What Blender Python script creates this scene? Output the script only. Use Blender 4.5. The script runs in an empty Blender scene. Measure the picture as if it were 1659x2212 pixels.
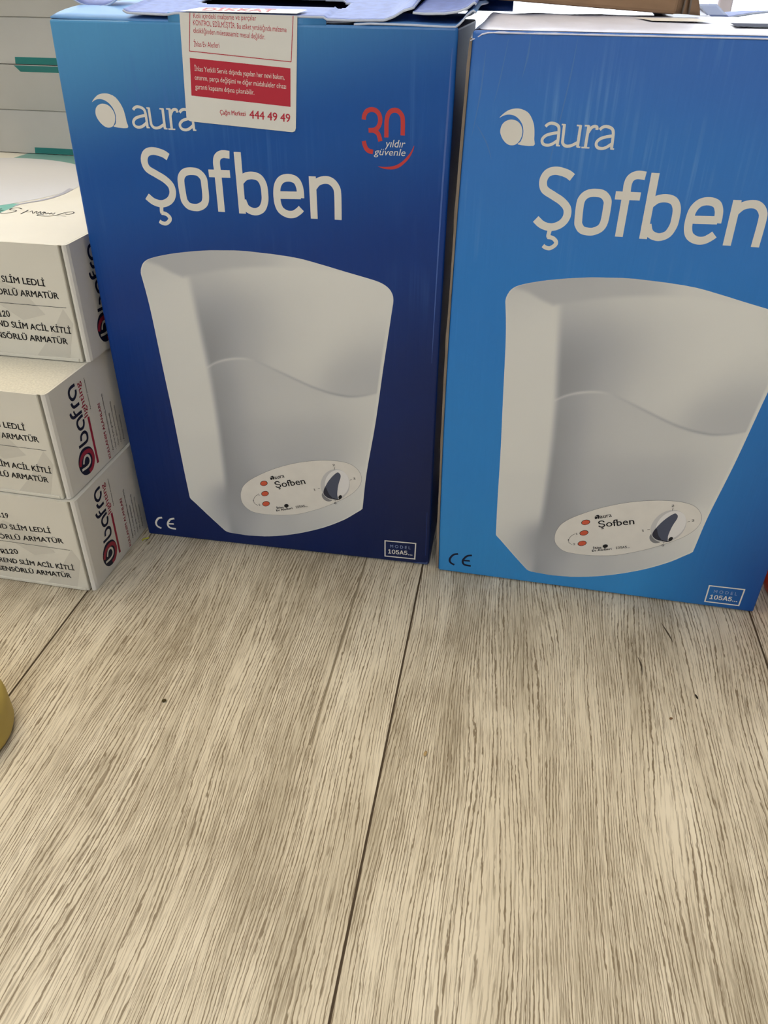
import bpy, bmesh, math, random
import numpy as np
from mathutils import Matrix, Vector

random.seed(7)
SC = bpy.context.scene
COL = SC.collection

# ------------------------------------------------------------------ camera
CAM_H, PITCH, ROLL, FPX = 0.29885, 0.59439, 0.01386, 1674.73
fw = Vector((0, math.cos(PITCH), -math.sin(PITCH)))
rt = Vector((1, 0, 0)); up = rt.cross(fw)
cr = math.cos(ROLL) * rt + math.sin(ROLL) * up
cu = -math.sin(ROLL) * rt + math.cos(ROLL) * up
cam = bpy.data.cameras.new('camera')
cam.sensor_fit = 'HORIZONTAL'; cam.sensor_width = 36.0
cam.lens = FPX / 1659 * 36.0
cam.clip_start = 0.01; cam.clip_end = 60
camo = bpy.data.objects.new('camera', cam); COL.objects.link(camo)
M = Matrix((cr, cu, -fw)).transposed().to_4x4(); M.translation = (0, 0, CAM_H)
camo.matrix_world = M
SC.camera = camo

# ------------------------------------------------------------------ daylight, lamps, exposure
W = bpy.data.worlds.new('daylight'); SC.world = W; W.use_nodes = True
bg = W.node_tree.nodes['Background']
bg.inputs[0].default_value = (0.84, 0.91, 1.0, 1); bg.inputs[1].default_value = 3.0

def area(name, loc, target, sx, sy, power, color):
    l = bpy.data.lights.new(name, 'AREA'); l.shape = 'RECTANGLE'; l.size = sx; l.size_y = sy
    l.energy = power; l.color = color
    o = bpy.data.objects.new(name, l); COL.objects.link(o); o.location = loc
    o.rotation_euler = (Vector(target) - Vector(loc)).to_track_quat('-Z', 'Y').to_euler()
    return o
area('ceiling_panel_lamp', (-0.55, 0.85, 2.25), (-0.3, 0.5, 0), 1.6, 1.0, 33, (1.0, 0.86, 0.64))
area('front_fill_light', (-0.25, -1.46, 0.95), (-0.05, 0.40, 0.45), 1.1, 1.7, 26, (0.91, 0.95, 1.0))  # added fill light on the box fronts; the room has no doorway

cy = SC.cycles
cy.max_bounces = 4; cy.diffuse_bounces = 3; cy.glossy_bounces = 2; cy.transmission_bounces = 2; cy.transparent_max_bounces = 4
cy.caustics_reflective = False; cy.caustics_refractive = False
cy.use_adaptive_sampling = True; cy.adaptive_threshold = 0.12; cy.adaptive_min_samples = 8

SC.view_settings.view_transform = 'Standard'; SC.view_settings.look = 'None'
SC.view_settings.gamma = 1.0; SC.view_settings.use_curve_mapping = False
SC.view_settings.exposure = 0.20

# ------------------------------------------------------------------ helpers
def lin(r, g, b):
    def f(c):
        c /= 255.0
        return c / 12.92 if c <= 0.04045 else ((c + 0.055) / 1.055) ** 2.4
    return (f(r), f(g), f(b), 1.0)

MATS = {}
def mat(name, color, rough=0.6, spec=0.3, coat=0.0, noise=None, bump=None, metallic=0.0):
    """noise=(scale xyz, amount) varies the colour a little; bump=(scale xyz, strength, distance)."""
    if name in MATS: return MATS[name]
    m = bpy.data.materials.new(name); m.use_nodes = True
    nt = m.node_tree; b = nt.nodes['Principled BSDF']
    b.inputs['Base Color'].default_value = color
    b.inputs['Roughness'].default_value = rough
    b.inputs['Specular IOR Level'].default_value = spec
    b.inputs['Coat Weight'].default_value = coat
    b.inputs['Coat Roughness'].default_value = 0.25
    tc = nt.nodes.new('ShaderNodeTexCoord')
    def nz(sc, detail=3):
        mp = nt.nodes.new('ShaderNodeMapping'); mp.inputs['Scale'].default_value = sc
        nt.links.new(tc.outputs['Object'], mp.inputs[0])
        n = nt.nodes.new('ShaderNodeTexNoise'); n.inputs['Scale'].default_value = 1.0
        n.inputs['Detail'].default_value = detail
        nt.links.new(mp.outputs[0], n.inputs['Vector'])
        return n
    if noise:
        n = nz(noise[0]); mr = nt.nodes.new('ShaderNodeMapRange')
        mr.inputs['From Min'].default_value = 0.3; mr.inputs['From Max'].default_value = 0.7
        mr.inputs['To Min'].default_value = 1 - noise[1]; mr.inputs['To Max'].default_value = 1 + noise[1]
        nt.links.new(n.outputs[0], mr.inputs[0])
        mx = nt.nodes.new('ShaderNodeMix'); mx.data_type = 'RGBA'; mx.blend_type = 'MULTIPLY'
        mx.inputs[0].default_value = 1.0
        mx.inputs[6].default_value = color
        cb = nt.nodes.new('ShaderNodeCombineColor')
        for i in range(3): nt.links.new(mr.outputs[0], cb.inputs[i])
        nt.links.new(cb.outputs[0], mx.inputs[7]); nt.links.new(mx.outputs[2], b.inputs['Base Color'])
    if bump:
        n = nz(bump[0], 4); bp = nt.nodes.new('ShaderNodeBump')
        bp.inputs['Strength'].default_value = bump[1]; bp.inputs['Distance'].default_value = bump[2]
        nt.links.new(n.outputs[0], bp.inputs['Height']); nt.links.new(bp.outputs[0], b.inputs['Normal'])
    MATS[name] = m
    return m

def tag(o, label=None, cat=None, group=None, kind=None):
    if label: o['label'] = label
    if cat: o['category'] = cat
    if group: o['group'] = group
    if kind: o['kind'] = kind
    return o

def empty(name, loc, rz=0.0):
    o = bpy.data.objects.new(name, None); COL.objects.link(o)
    o.location = loc; o.rotation_euler = (0, 0, rz); o.empty_display_size = 0.02
    return o

def mesh_obj(name, verts, faces, mats, parent=None, fmat=None, smooth=False):
    me = bpy.data.meshes.new(name); me.from_pydata([tuple(map(float, v)) for v in verts], [], faces)
    for m in (mats if isinstance(mats, (list, tuple)) else [mats]): me.materials.append(m)
    if fmat is not None:
        for p, i in zip(me.polygons, fmat): p.material_index = i
    if smooth:
        for p in me.polygons: p.use_smooth = True
    me.update()
    o = bpy.data.objects.new(name, me); COL.objects.link(o)
    if parent: o.parent = parent
    return o

def bm_obj(name, bm, mats, parent=None, smooth=False):
    me = bpy.data.meshes.new(name); bm.to_mesh(me); bm.free()
    for m in (mats if isinstance(mats, (list, tuple)) else [mats]): me.materials.append(m)
    if smooth:
        for p in me.polygons: p.use_smooth = True
    o = bpy.data.objects.new(name, me); COL.objects.link(o)
    if parent: o.parent = parent
    return o

def bm_box(lo, hi, bevel=0.0, seg=2, bm=None):
    bm = bm or bmesh.new()
    c = [(a + b) / 2 for a, b in zip(lo, hi)]; s = [b - a for a, b in zip(lo, hi)]
    r = bmesh.ops.create_cube(bm, size=1.0, matrix=Matrix.Translation(c) @ Matrix.Diagonal((*s, 1)))
    if bevel:
        es = list({e for v in r['verts'] for e in v.link_edges})
        bmesh.ops.bevel(bm, geom=es, offset=bevel, segments=seg, profile=0.5, affect='EDGES')
    return bm

def box_obj(name, lo, hi, m, parent=None, bevel=0.0, seg=2):
    return bm_obj(name, bm_box(lo, hi, bevel, seg), m, parent)

def spline(pts, sub=6, closed=False):
    P = [np.array(p, float) for p in pts]; n = len(P)
    if n < 3: return [p for p in P]
    out = []
    rng = range(n) if closed else range(n - 1)
    for i in rng:
        if closed: p0, p1, p2, p3 = P[i - 1], P[i], P[(i + 1) % n], P[(i + 2) % n]
        else: p0, p1, p2, p3 = P[max(i - 1, 0)], P[i], P[i + 1], P[min(i + 2, n - 1)]
        for k in range(sub):
            t = k / sub
            out.append(0.5 * ((2 * p1) + (p2 - p0) * t + (2 * p0 - 5 * p1 + 4 * p2 - p3) * t * t + (3 * p1 - p0 - 3 * p2 + p3) * t ** 3))
    if not closed: out.append(P[-1])
    return out

class Print:
    """flat printed shapes gathered in the 2-D coordinates (mm) of one face"""
    def __init__(s): s.v = []; s.f = []; s.lay = []; s.n = 0
    def _mark(s):
        s.lay += [s.n] * (len(s.v) - len(s.lay)); s.n += 1; return s
    def poly(s, pts, sub=0, closed=True):
        if sub: pts = spline(pts, sub, True)
        k = len(s.v); s.v += [tuple(p) for p in pts]; s.f.append(list(range(k, k + len(pts)))); return s._mark()
    def stroke(s, pts, w, sub=6, closed=False, smooth=True):
        P = spline(pts, sub, closed) if smooth and len(pts) > 2 else [np.array(p, float) for p in pts]
        n = len(P); k = len(s.v)
        ws = w if isinstance(w, (list, tuple)) else None
        for i, p in enumerate(P):
            if closed: t = P[(i + 1) % n] - P[i - 1]
            else: t = P[min(i + 1, n - 1)] - P[max(i - 1, 0)]
            t = t / (np.linalg.norm(t) + 1e-9); nn = np.array((-t[1], t[0]))
            hw = (np.interp(i / (n - 1), np.linspace(0, 1, len(ws)), ws) if ws else w) / 2
            s.v += [tuple(p + nn * hw), tuple(p - nn * hw)]
        for i in range(n if closed else n - 1):
            a, b = k + 2 * i, k + 2 * ((i + 1) % n); s.f.append([a, a + 1, b + 1, b])
        return s._mark()
    def frame(s, q, w):
        for i in range(4):
            a, b = np.array(q[i], float), np.array(q[(i + 1) % 4], float); t = (b - a) / np.linalg.norm(b - a)
            s.stroke([a - t * w / 2, b + t * w / 2], w)
        return s
    def text(s, body, p0, p1, cap, bold=0.0, ref=None, shear=0.0, space=1.0, alt=False):
        v, f = text_mesh(body, 0.0, shear, space, alt)
        if not len(v): return s
        x0, x1 = v[:, 0].min(), v[:, 0].max()
        p0, p1 = np.array(p0, float), np.array(p1, float); L = np.linalg.norm(p1 - p0); t = (p1 - p0) / L
        up_ = np.array((-t[1], t[0])); sy = cap / capheight(alt)
        if ref:
            rv, _ = text_mesh(ref, 0.0, shear, space, alt); sx = L / (rv[:, 0].max() - rv[:, 0].min())
            base = p1 - t * (x1 - x0) * sx
        else:
            sx = L / (x1 - x0); base = p0
        b = max(bold, 0) * min(abs(sx), sy)
        for dx, dy in (((0, 0),) if b <= 0 else ((-b, 0), (b, 0), (0, b * .6), (0, -b * .6))):
            k = len(s.v)
            s.v += [tuple(base + t * ((x - x0) * sx + dx) + up_ * (y * sy + dy)) for x, y in v]
            s.f += [[k + i for i in q] for q in f]
            s._mark()
        return s
    def build(s, name, m, parent, frame, lift):
        """frame = (origin, U, V, N); mm coordinates"""
        o, U, V, N = [np.array(a, float) for a in frame]
        vs = [o + U * (x / 1000) + V * (y / 1000) + N * ((lift + 0.005 * k) / 1000) for (x, y), k in zip(s.v, s.lay)]
        ob = mesh_obj(name, vs, s.f, m, parent)
        bm = bmesh.new(); bm.from_mesh(ob.data)
        for f in bm.faces:
            f.normal_update()
            if f.normal.dot(Vector(N)) < 0: f.normal_flip()
        bm.to_mesh(ob.data); bm.free()
        return ob

TXT = {}
FONT = None
try:   # the sans-serif that ships with Blender; its built-in face otherwise
    import os
    FONT = bpy.data.fonts.load(os.path.join(bpy.utils.system_resource('DATAFILES'), 'fonts', 'Inter.woff2'))
except Exception:
    FONT = None
def text_mesh(body, bold=0.0, shear=0.0, space=1.0, alt=False):
    key = (body, bold, shear, space, alt)
    if key not in TXT:
        c = bpy.data.curves.new('lettering', 'FONT'); c.body = body; c.size = 1.0
        if FONT and alt: c.font = FONT
        c.offset = bold
        c.shear = shear; c.space_character = space; c.resolution_u = 3
        o = bpy.data.objects.new('lettering', c); COL.objects.link(o)
        dg = bpy.context.evaluated_depsgraph_get(); dg.update()
        me = bpy.data.meshes.new_from_object(o.evaluated_get(dg))
        v = np.array([(q.co.x, q.co.y) for q in me.vertices]).reshape(-1, 2)
        f = [list(p.vertices) for p in me.polygons]
        bpy.data.objects.remove(o); bpy.data.curves.remove(c); bpy.data.meshes.remove(me)
        TXT[key] = (v, f)
    return TXT[key]

def capheight(alt=False):
    return float(text_mesh('H', alt=alt)[0][:, 1].max())

def sheet(name, fn, nu, nv, m, parent, thick=0.0, mask=None, smooth=True):
    """a bent board: fn(s, t) -> xyz for s,t in 0..1, with real thickness"""
    vs = [fn(i / nu, j / nv) for j in range(nv + 1) for i in range(nu + 1)]
    fs = []
    for j in range(nv):
        for i in range(nu):
            if mask and mask((i + .5) / nu, (j + .5) / nv): continue
            a = j * (nu + 1) + i; fs.append([a, a + 1, a + nu + 2, a + nu + 1])
    o = mesh_obj(name, vs, fs, m, parent, smooth=smooth)
    if thick:
        md = o.modifiers.new('board', 'SOLIDIFY'); md.thickness = thick; md.offset = -1
        if isinstance(m, (list, tuple)) and len(m) > 1: md.material_offset_rim = 1
    return o
DATA = {'sof_S': [[48.33,230.2],[45.67,231.71],[40.86,232.63],[37.31,231.38],[35.83,228.15],[36.88,224.61],[40.95,222.25],[45.06,220.0],[47.92,217.05],[48.17,213.37],[46.09,210.2],[42.03,208.49],[37.75,209.28],[34.49,211.69]],
 'sof_ced1': [[41.53,208.13],[41.08,204.79],[41.23,203.86]],
 'sof_ced2': [[40.83,204.1],[43.27,203.69],[44.95,202.16],[44.64,200.59],[42.56,199.06],[40.58,199.23],[39.22,200.05]],
 'sof_o': [[58.89,224.33],[62.58,223.91],[64.97,221.49],[65.28,218.33],[65.14,212.53],[63.98,209.54],[61.25,207.89],[58.67,207.57],[55.84,208.16],[54.14,210.05],[53.62,211.99],[53.35,218.76],[53.9,221.65],[55.81,223.63]],
 'sof_f': [[72.59,206.14],[72.63,223.08],[72.5,228.68],[73.42,231.3],[75.85,232.56],[79.35,232.39]],
 'sof_fbar': [[68.0,223.76],[78.74,223.84]],
 'sof_b': [[83.28,233.75],[83.33,205.88]],
 'sof_bb': [[83.92,221.05],[86.33,223.04],[89.87,223.69],[93.25,222.71],[95.09,219.65],[95.44,215.22],[95.12,211.99],[93.52,208.67],[90.57,207.16],[87.74,207.41],[85.39,208.93],[84.06,212.12]],
 'sof_e': [[101.74,215.38],[113.27,215.72]],
 'sof_ee': [[113.28,214.51],[113.26,216.99],[112.73,220.11],[111.15,222.54],[107.77,223.45],[104.29,222.55],[102.18,219.96],[101.44,216.13],[101.63,211.66],[103.03,208.49],[106.09,206.81],[109.25,206.84],[111.78,208.27],[113.31,209.7]],
 'sof_n': [[119.35,224.56],[119.6,205.27]],
 'sof_nn': [[119.77,219.8],[122.04,222.2],[125.47,223.22],[128.5,222.67],[130.8,220.29],[131.54,216.88],[131.49,205.35]],
 'cres': [[13.98,252.68],[15.46,254.3],[17.87,255.93],[20.63,256.54],[23.22,256.39],[25.99,255.22],[27.82,253.09],[29.17,250.29],[29.71,247.13],[29.86,244.89],[29.87,242.24],[23.13,242.5],[24.06,243.73],[24.74,245.69],[24.88,247.62],[24.37,249.83],[23.23,251.69],[21.46,253.22],[19.36,254.03],[17.1,254.03],[15.27,253.41]],
 'dot': [[19.75,252.22],[21.55,251.8],[23.2,250.58],[24.31,248.55],[24.44,246.32],[23.62,244.04],[22.18,242.53],[20.36,242.05],[18.52,242.41],[16.7,243.81],[15.37,245.71],[14.81,247.62],[15.28,249.87],[16.54,251.33],[18.21,252.08]],
 'aura_00': [[34.08,250.06],[34.91,250.91],[36.32,251.45],[38.14,251.2],[39.49,250.39],[39.98,248.88],[40.06,246.5],[40.06,244.26],[39.99,242.97]],
 'aura_01': [[39.82,247.93],[37.3,247.43],[34.9,246.66],[33.46,245.33],[33.37,243.98],[34.25,243.0],[35.92,242.77],[37.71,243.28],[40.06,244.9]],
 'aura_02': [[39.51,242.79],[41.16,242.75]],
 'aura_03': [[40.84,251.09],[42.4,251.07]],
 'aura_04': [[41.98,251.25],[42.05,245.61],[42.25,243.85],[43.65,242.77],[45.95,243.01],[48.49,244.38]],
 'aura_05': [[47.21,250.97],[49.07,250.96]],
 'aura_06': [[48.8,251.14],[48.7,242.62]],
 'aura_07': [[48.33,242.61],[49.93,242.53]],
 'aura_08': [[50.55,251.01],[52.41,251.06]],
 'aura_09': [[52.24,251.15],[52.07,242.57]],
 'aura_10': [[50.37,242.48],[53.81,242.47]],
 'aura_11': [[52.39,248.48],[53.4,250.25],[54.6,250.91],[55.67,250.63],[55.81,249.6]],
 'aura_12': [[57.0,249.67],[57.79,250.51],[59.15,251.05],[60.95,250.79],[62.31,249.99],[62.85,248.5],[63.01,246.13],[63.09,243.91],[63.07,242.63]],
 'aura_13': [[62.72,247.55],[60.26,247.06],[57.93,246.28],[56.56,244.97],[56.51,243.62],[57.42,242.66],[59.06,242.43],[60.81,242.93],[63.06,244.54]],
 'aura_14': [[62.6,242.45],[64.23,242.41]],
 't3a': [[144.31,249.53],[144.52,251.17],[145.44,252.72],[146.76,253.48],[147.98,253.7],[149.81,253.3],[151.24,251.92],[151.77,250.13],[151.72,248.69],[151.18,247.21],[150.26,246.09],[149.03,245.41],[146.46,245.19]],
 't3b': [[148.62,245.26],[150.17,244.62],[151.21,243.37],[151.95,240.89]],
 't3c': [[144.28,240.71],[144.59,239.23],[145.42,237.57],[146.57,236.67],[148.55,236.27]],
 't0': [[154.72,242.57],[154.7,248.06],[154.82,249.87],[155.4,251.96],[156.69,253.3],[158.3,253.74],[159.92,253.4],[161.36,252.06],[162.05,250.11],[162.18,243.66]],
 'swoosh': [[151.0,230.18],[153.31,230.08],[156.45,230.31],[159.58,231.1],[162.25,232.74],[164.47,234.91],[166.25,237.23],[167.61,239.79],[167.07,237.45],[165.71,234.76],[163.71,232.41],[161.26,230.41],[158.56,229.34],[156.05,229.14],[153.32,229.41]],
 'tx30': [[154.05,238.55],[163.54,238.66],[148.98,235.06],[163.64,235.1],[154.02,240.88]],
 'st_corner': [[59.99,246.38],[112.44,243.05],[116.33,288.2],[64.78,289.55]],
 'st_frame': [[67.46,288.98],[65.24,274.55],[111.87,271.39],[113.73,288.47]],
 'st_red': [[65.08,271.89],[111.42,268.91],[110.54,253.67],[63.86,256.9]],
 'st_tx': [[68.84,287.0],[97.25,286.53],[68.38,284.36],[110.44,282.46],[68.12,281.54],[100.58,279.63],[67.7,276.3],[79.45,276.06],[66.7,266.86],[108.39,264.44],[66.4,263.37],[108.94,260.83],[66.16,259.67],[93.89,258.08],[76.81,249.54],[88.94,249.3],[90.86,248.43],[110.02,247.39],[91.2,252.23]],
 'mod': [[156.91,15.91],[175.97,16.34],[175.8,4.37],[157.05,4.11],[160.25,11.17],[172.89,11.47],[159.09,6.5],[174.17,6.87],[159.04,9.88]],
 'ceC': [[11.52,15.08],[8.7,13.97],[6.74,10.67],[7.18,7.91],[9.72,6.44]],
 'ceE': [[19.88,15.37],[16.87,14.23],[14.68,10.66],[15.67,7.72],[19.78,7.22]],
 'ceB': [[14.68,10.66],[18.9,10.94]],
 'heat': [[24.5,172.89],[25.16,175.65],[26.68,178.27],[29.05,180.08],[32.57,181.45],[40.4,183.48],[49.42,185.15],[60.05,186.58],[70.5,187.5],[82.49,187.7],[92.65,187.31],[109.4,185.87],[121.84,183.39],[134.25,180.49],[144.18,178.26],[150.8,176.64],[154.95,174.86],[157.88,172.16],[159.28,168.1],[158.5,160.44],[154.62,130.74],[150.41,96.34],[145.29,62.89],[142.98,39.83],[142.27,37.39],[138.75,34.36],[131.63,28.68],[121.29,22.51],[110.8,17.71],[100.19,13.84],[89.48,10.93],[78.73,9.01],[67.98,8.37],[57.27,8.88],[55.7,9.31],[53.6,9.93],[52.14,11.39],[44.47,19.58],[36.02,29.01],[33.4,31.74],[32.79,32.75],[32.59,34.42],[32.27,40.6],[31.41,57.05],[30.05,89.87],[28.48,118.26],[26.82,149.31],[25.75,162.17],[24.8,169.92]],
 'swoop': [[55.34,122.65],[59.91,125.54],[65.78,127.83],[73.37,129.31],[80.75,129.15],[87.93,126.89],[96.87,123.25],[105.85,119.49],[114.87,115.92],[123.95,113.31],[131.24,112.21],[136.71,112.02],[143.99,113.26],[151.2,115.66]],
 'ridge': [[50.17,171.52],[51.81,155.56],[53.66,135.65],[55.08,120.5],[56.07,100.63],[56.61,79.68],[56.67,57.54],[56.73,34.17],[56.6,10.7]],
 'crease': [[27.4,179.82],[35.08,177.76],[41.68,174.38],[47.6,172.21],[56.76,174.47],[65.82,176.7],[74.7,178.33],[85.19,179.71],[96.39,180.63],[109.14,181.0],[121.74,180.7],[136.73,179.83]],
 'shade': [[32.38,177.6,190],[33.02,164.83,205],[42.15,165.43,208],[33.4,137.82,206],[41.53,129.02,206],[35.3,98.71,208],[45.24,99.63,205],[38.45,55.53,207],[45.77,56.34,200],[40.69,32.25,205],[47.84,20.87,196],[44.29,179.98,172],[57.78,182.44,172],[75.31,184.28,180],[92.43,184.47,190],[109.27,183.44,205],[57.14,177.42,178],[83.64,181.5,178],[56.38,171.49,188],[65.38,172.9,198],[83.07,175.27,205],[100.39,176.76,208],[117.39,177.0,210],[134.17,175.58,210],[150.83,172.53,208],[57.19,163.82,165],[64.39,164.3,170],[77.84,166.05,180],[91.06,166.92,190],[108.4,167.22,200],[125.51,166.67,208],[150.89,164.16,208],[57.69,153.3,150],[67.71,154.01,160],[76.74,154.65,168],[85.71,155.28,180],[99.04,156.23,195],[112.22,157.16,205],[133.87,158.69,208],[155.13,160.2,205],[57.86,139.69,140],[66.21,140.33,156],[80.01,141.38,172],[93.64,142.43,188],[107.13,143.45,200],[124.82,143.0,207],[142.35,146.14,205],[152.72,146.94,196],[58.38,128.47,140],[66.12,130.99,158],[79.25,132.98,178],[97.42,131.63,196],[115.46,130.29,205],[133.44,133.63,196],[144.06,135.41,182],[152.83,134.29,180],[115.03,119.81,195],[128.73,121.95,178],[140.45,124.86,170],[150.25,125.69,176],[133.11,114.62,180],[144.0,116.56,180],[57.84,115.84,142],[64.76,118.39,165],[78.12,120.5,180],[91.94,118.78,186],[105.5,113.13,190],[58.03,100.81,138],[66.81,101.62,168],[81.3,102.96,182],[95.62,104.28,188],[114.46,106.02,190],[132.98,106.74,194],[146.71,108.01,200],[57.62,79.78,135],[68.63,80.89,165],[84.46,82.49,176],[103.97,84.46,178],[123.22,88.5,180],[137.43,95.07,186],[147.64,94.02,202],[57.3,63.25,132],[67.0,64.3,160],[83.35,68.28,172],[103.39,73.69,170],[122.88,76.82,174],[137.27,80.46,184],[146.73,78.26,204],[56.96,46.04,130],[64.27,46.88,158],[143.82,56.02,205],[56.61,28.1,128],[63.18,25.24,155],[139.79,39.44,200],[56.91,15.78,140],[68.67,16.03,172],[84.43,14.3,182],[90.24,22.49,178],[111.0,22.67,186],[126.6,30.7,192],[64.14,35.05,152]],
 'oval': [[66.26,38.07],[67.22,42.47],[69.18,46.33],[73.25,50.4],[79.4,54.66],[87.57,59.38],[96.07,63.22],[104.41,66.14],[112.62,68.17],[120.72,69.44],[128.74,69.74],[134.71,68.87],[138.67,66.75],[141.39,63.34],[142.37,59.42],[141.6,55.27],[139.03,50.86],[134.39,46.15],[127.08,41.07],[118.62,36.08],[110.59,32.32],[102.49,29.14],[94.39,27.38],[86.27,26.5],[78.18,26.44],[72.84,27.35],[69.26,29.74],[66.88,33.2]],
 'led0': [[84.07,49.64],[83.98,49.14],[83.7,48.64],[83.25,48.19],[82.68,47.82],[82.04,47.59],[81.4,47.5],[80.81,47.58],[80.34,47.8],[80.03,48.16],[79.92,48.61],[80.01,49.11],[80.29,49.61],[80.74,50.07],[81.32,50.43],[81.95,50.66],[82.6,50.75],[83.18,50.67],[83.65,50.45],[83.95,50.09]],
 'ledr0': [[84.39,49.72],[84.29,49.13],[83.97,48.53],[83.45,47.99],[82.79,47.57],[82.05,47.29],[81.3,47.19],[80.63,47.29],[80.09,47.56],[79.73,47.99],[79.6,48.53],[79.7,49.13],[80.03,49.72],[80.55,50.26],[81.21,50.69],[81.95,50.96],[82.69,51.05],[83.36,50.96],[83.9,50.69],[84.26,50.26]],
 'led1': [[84.26,42.32],[84.17,41.81],[83.89,41.3],[83.44,40.83],[82.86,40.46],[82.21,40.22],[81.56,40.13],[80.97,40.21],[80.5,40.44],[80.19,40.8],[80.07,41.26],[80.16,41.77],[80.45,42.28],[80.9,42.74],[81.48,43.11],[82.12,43.35],[82.77,43.44],[83.36,43.36],[83.83,43.14],[84.14,42.78]],
 'ledr1': [[84.58,42.4],[84.48,41.79],[84.15,41.19],[83.63,40.64],[82.97,40.2],[82.22,39.92],[81.47,39.82],[80.79,39.91],[80.24,40.19],[79.88,40.63],[79.75,41.18],[79.85,41.78],[80.18,42.39],[80.71,42.94],[81.37,43.37],[82.12,43.65],[82.86,43.75],[83.54,43.65],[84.09,43.38],[84.45,42.95]],
 'led2': [[84.35,34.92],[84.26,34.4],[83.97,33.88],[83.52,33.4],[82.94,33.02],[82.28,32.78],[81.63,32.68],[81.03,32.76],[80.55,32.99],[80.24,33.36],[80.12,33.83],[80.21,34.35],[80.5,34.87],[80.96,35.34],[81.54,35.72],[82.19,35.96],[82.85,36.05],[83.44,35.98],[83.92,35.75],[84.23,35.38]],
 'ledr2': [[84.67,35.0],[84.57,34.38],[84.24,33.76],[83.72,33.2],[83.04,32.76],[82.29,32.47],[81.53,32.37],[80.85,32.46],[80.29,32.74],[79.93,33.18],[79.8,33.74],[79.9,34.36],[80.24,34.98],[80.76,35.54],[81.44,35.98],[82.19,36.27],[82.94,36.37],[83.62,36.27],[84.17,35.99],[84.54,35.55]],
 'parc': [[77.44,40.44],[75.53,38.68],[74.44,35.97],[74.85,33.85],[76.94,32.43]],
 'ptx': [[77.98,39.95],[78.81,40.3],[77.63,32.39],[78.63,32.76],[74.04,35.05],[74.7,35.26],[89.35,53.0],[95.41,55.04],[89.55,46.76],[108.23,51.96],[88.87,31.39],[93.44,32.69],[88.74,29.5],[99.07,32.64],[101.4,33.54],[108.73,35.55],[125.35,66.14],[126.56,66.39],[137.59,58.19],[138.8,58.44],[113.32,47.74],[114.1,47.95],[125.54,39.42],[126.74,39.69]],
 'pcres': [[85.93,53.32],[86.7,54.59],[87.8,55.36],[88.7,54.82],[88.99,53.02],[88.13,52.68],[87.95,53.85],[87.31,54.37],[86.66,54.0]],
 'pdot': [[87.91,53.25],[87.85,53.01],[87.72,52.78],[87.54,52.59],[87.31,52.45],[87.06,52.39],[86.82,52.4],[86.61,52.48],[86.45,52.63],[86.35,52.84],[86.33,53.07],[86.39,53.32],[86.51,53.55],[86.7,53.74],[86.93,53.87],[87.17,53.94],[87.42,53.93],[87.63,53.84],[87.79,53.69],[87.89,53.49]],
 'tree': [[96.7,34.83],[96.61,34.43],[96.38,34.06],[96.05,33.75],[95.63,33.52],[95.18,33.4],[94.74,33.41],[94.35,33.54],[94.04,33.78],[93.86,34.1],[93.81,34.47],[93.91,34.87],[94.13,35.24],[94.47,35.55],[94.88,35.78],[95.33,35.89],[95.78,35.89],[96.17,35.76],[96.47,35.52],[96.65,35.2]],
 'trunk': [[95.17,34.15],[95.1,32.9]],
 'knob0': [[135.01,52.19],[134.52,50.27],[133.78,48.44],[132.81,46.74],[131.63,45.23],[130.29,43.96],[128.83,42.98],[127.28,42.3],[125.7,41.96],[124.14,41.97],[122.64,42.32],[121.26,43.01],[120.04,44.01],[119.01,45.3],[118.21,46.82],[117.67,48.53],[117.39,50.38],[117.38,52.31],[117.65,54.25],[118.18,56.16],[118.96,57.97],[119.95,59.62],[121.13,61.08],[122.47,62.29],[123.91,63.22],[125.43,63.86],[126.97,64.17],[128.49,64.16],[129.94,63.81],[131.29,63.15],[132.49,62.19],[133.5,60.96],[134.31,59.49],[134.88,57.83],[135.19,56.02],[135.23,54.12]],
 'knob1': [[134.7,53.25],[134.27,51.58],[133.64,49.97],[132.82,48.48],[131.83,47.16],[130.7,46.05],[129.48,45.18],[128.18,44.59],[126.87,44.28],[125.57,44.28],[124.33,44.58],[123.19,45.18],[122.18,46.05],[121.33,47.16],[120.68,48.48],[120.23,49.98],[120.01,51.59],[120.02,53.27],[120.26,54.98],[120.71,56.65],[121.37,58.23],[122.21,59.69],[123.2,60.97],[124.32,62.04],[125.53,62.86],[126.8,63.43],[128.09,63.71],[129.35,63.71],[130.56,63.41],[131.68,62.84],[132.68,62.0],[133.51,60.93],[134.17,59.65],[134.63,58.19],[134.88,56.61],[134.9,54.95]],
 'knobsh': [[124.63,42.45],[123.9,41.56],[122.94,40.97],[121.84,40.74],[120.69,40.89],[119.63,41.41],[118.75,42.25],[118.14,43.31],[117.86,44.5],[117.93,45.7],[118.36,46.79],[119.08,47.67],[120.04,48.25],[121.14,48.47],[122.27,48.32],[123.32,47.8],[124.2,46.98],[124.81,45.93],[125.1,44.74],[125.04,43.54]],
 'handle': [[127.82,62.0],[129.31,61.3],[129.8,60.2],[129.66,58.27],[128.67,54.95],[127.93,51.34],[127.46,46.53],[127.75,42.96],[124.03,43.12],[120.44,44.2],[119.11,46.44],[119.31,49.15],[120.69,52.27],[122.32,55.4],[124.97,59.2]],
 'hdark': [[120.39,50.76],[119.0,47.62],[119.44,45.28],[121.96,43.29],[124.81,43.21],[122.56,45.95],[121.35,48.79]],
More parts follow.
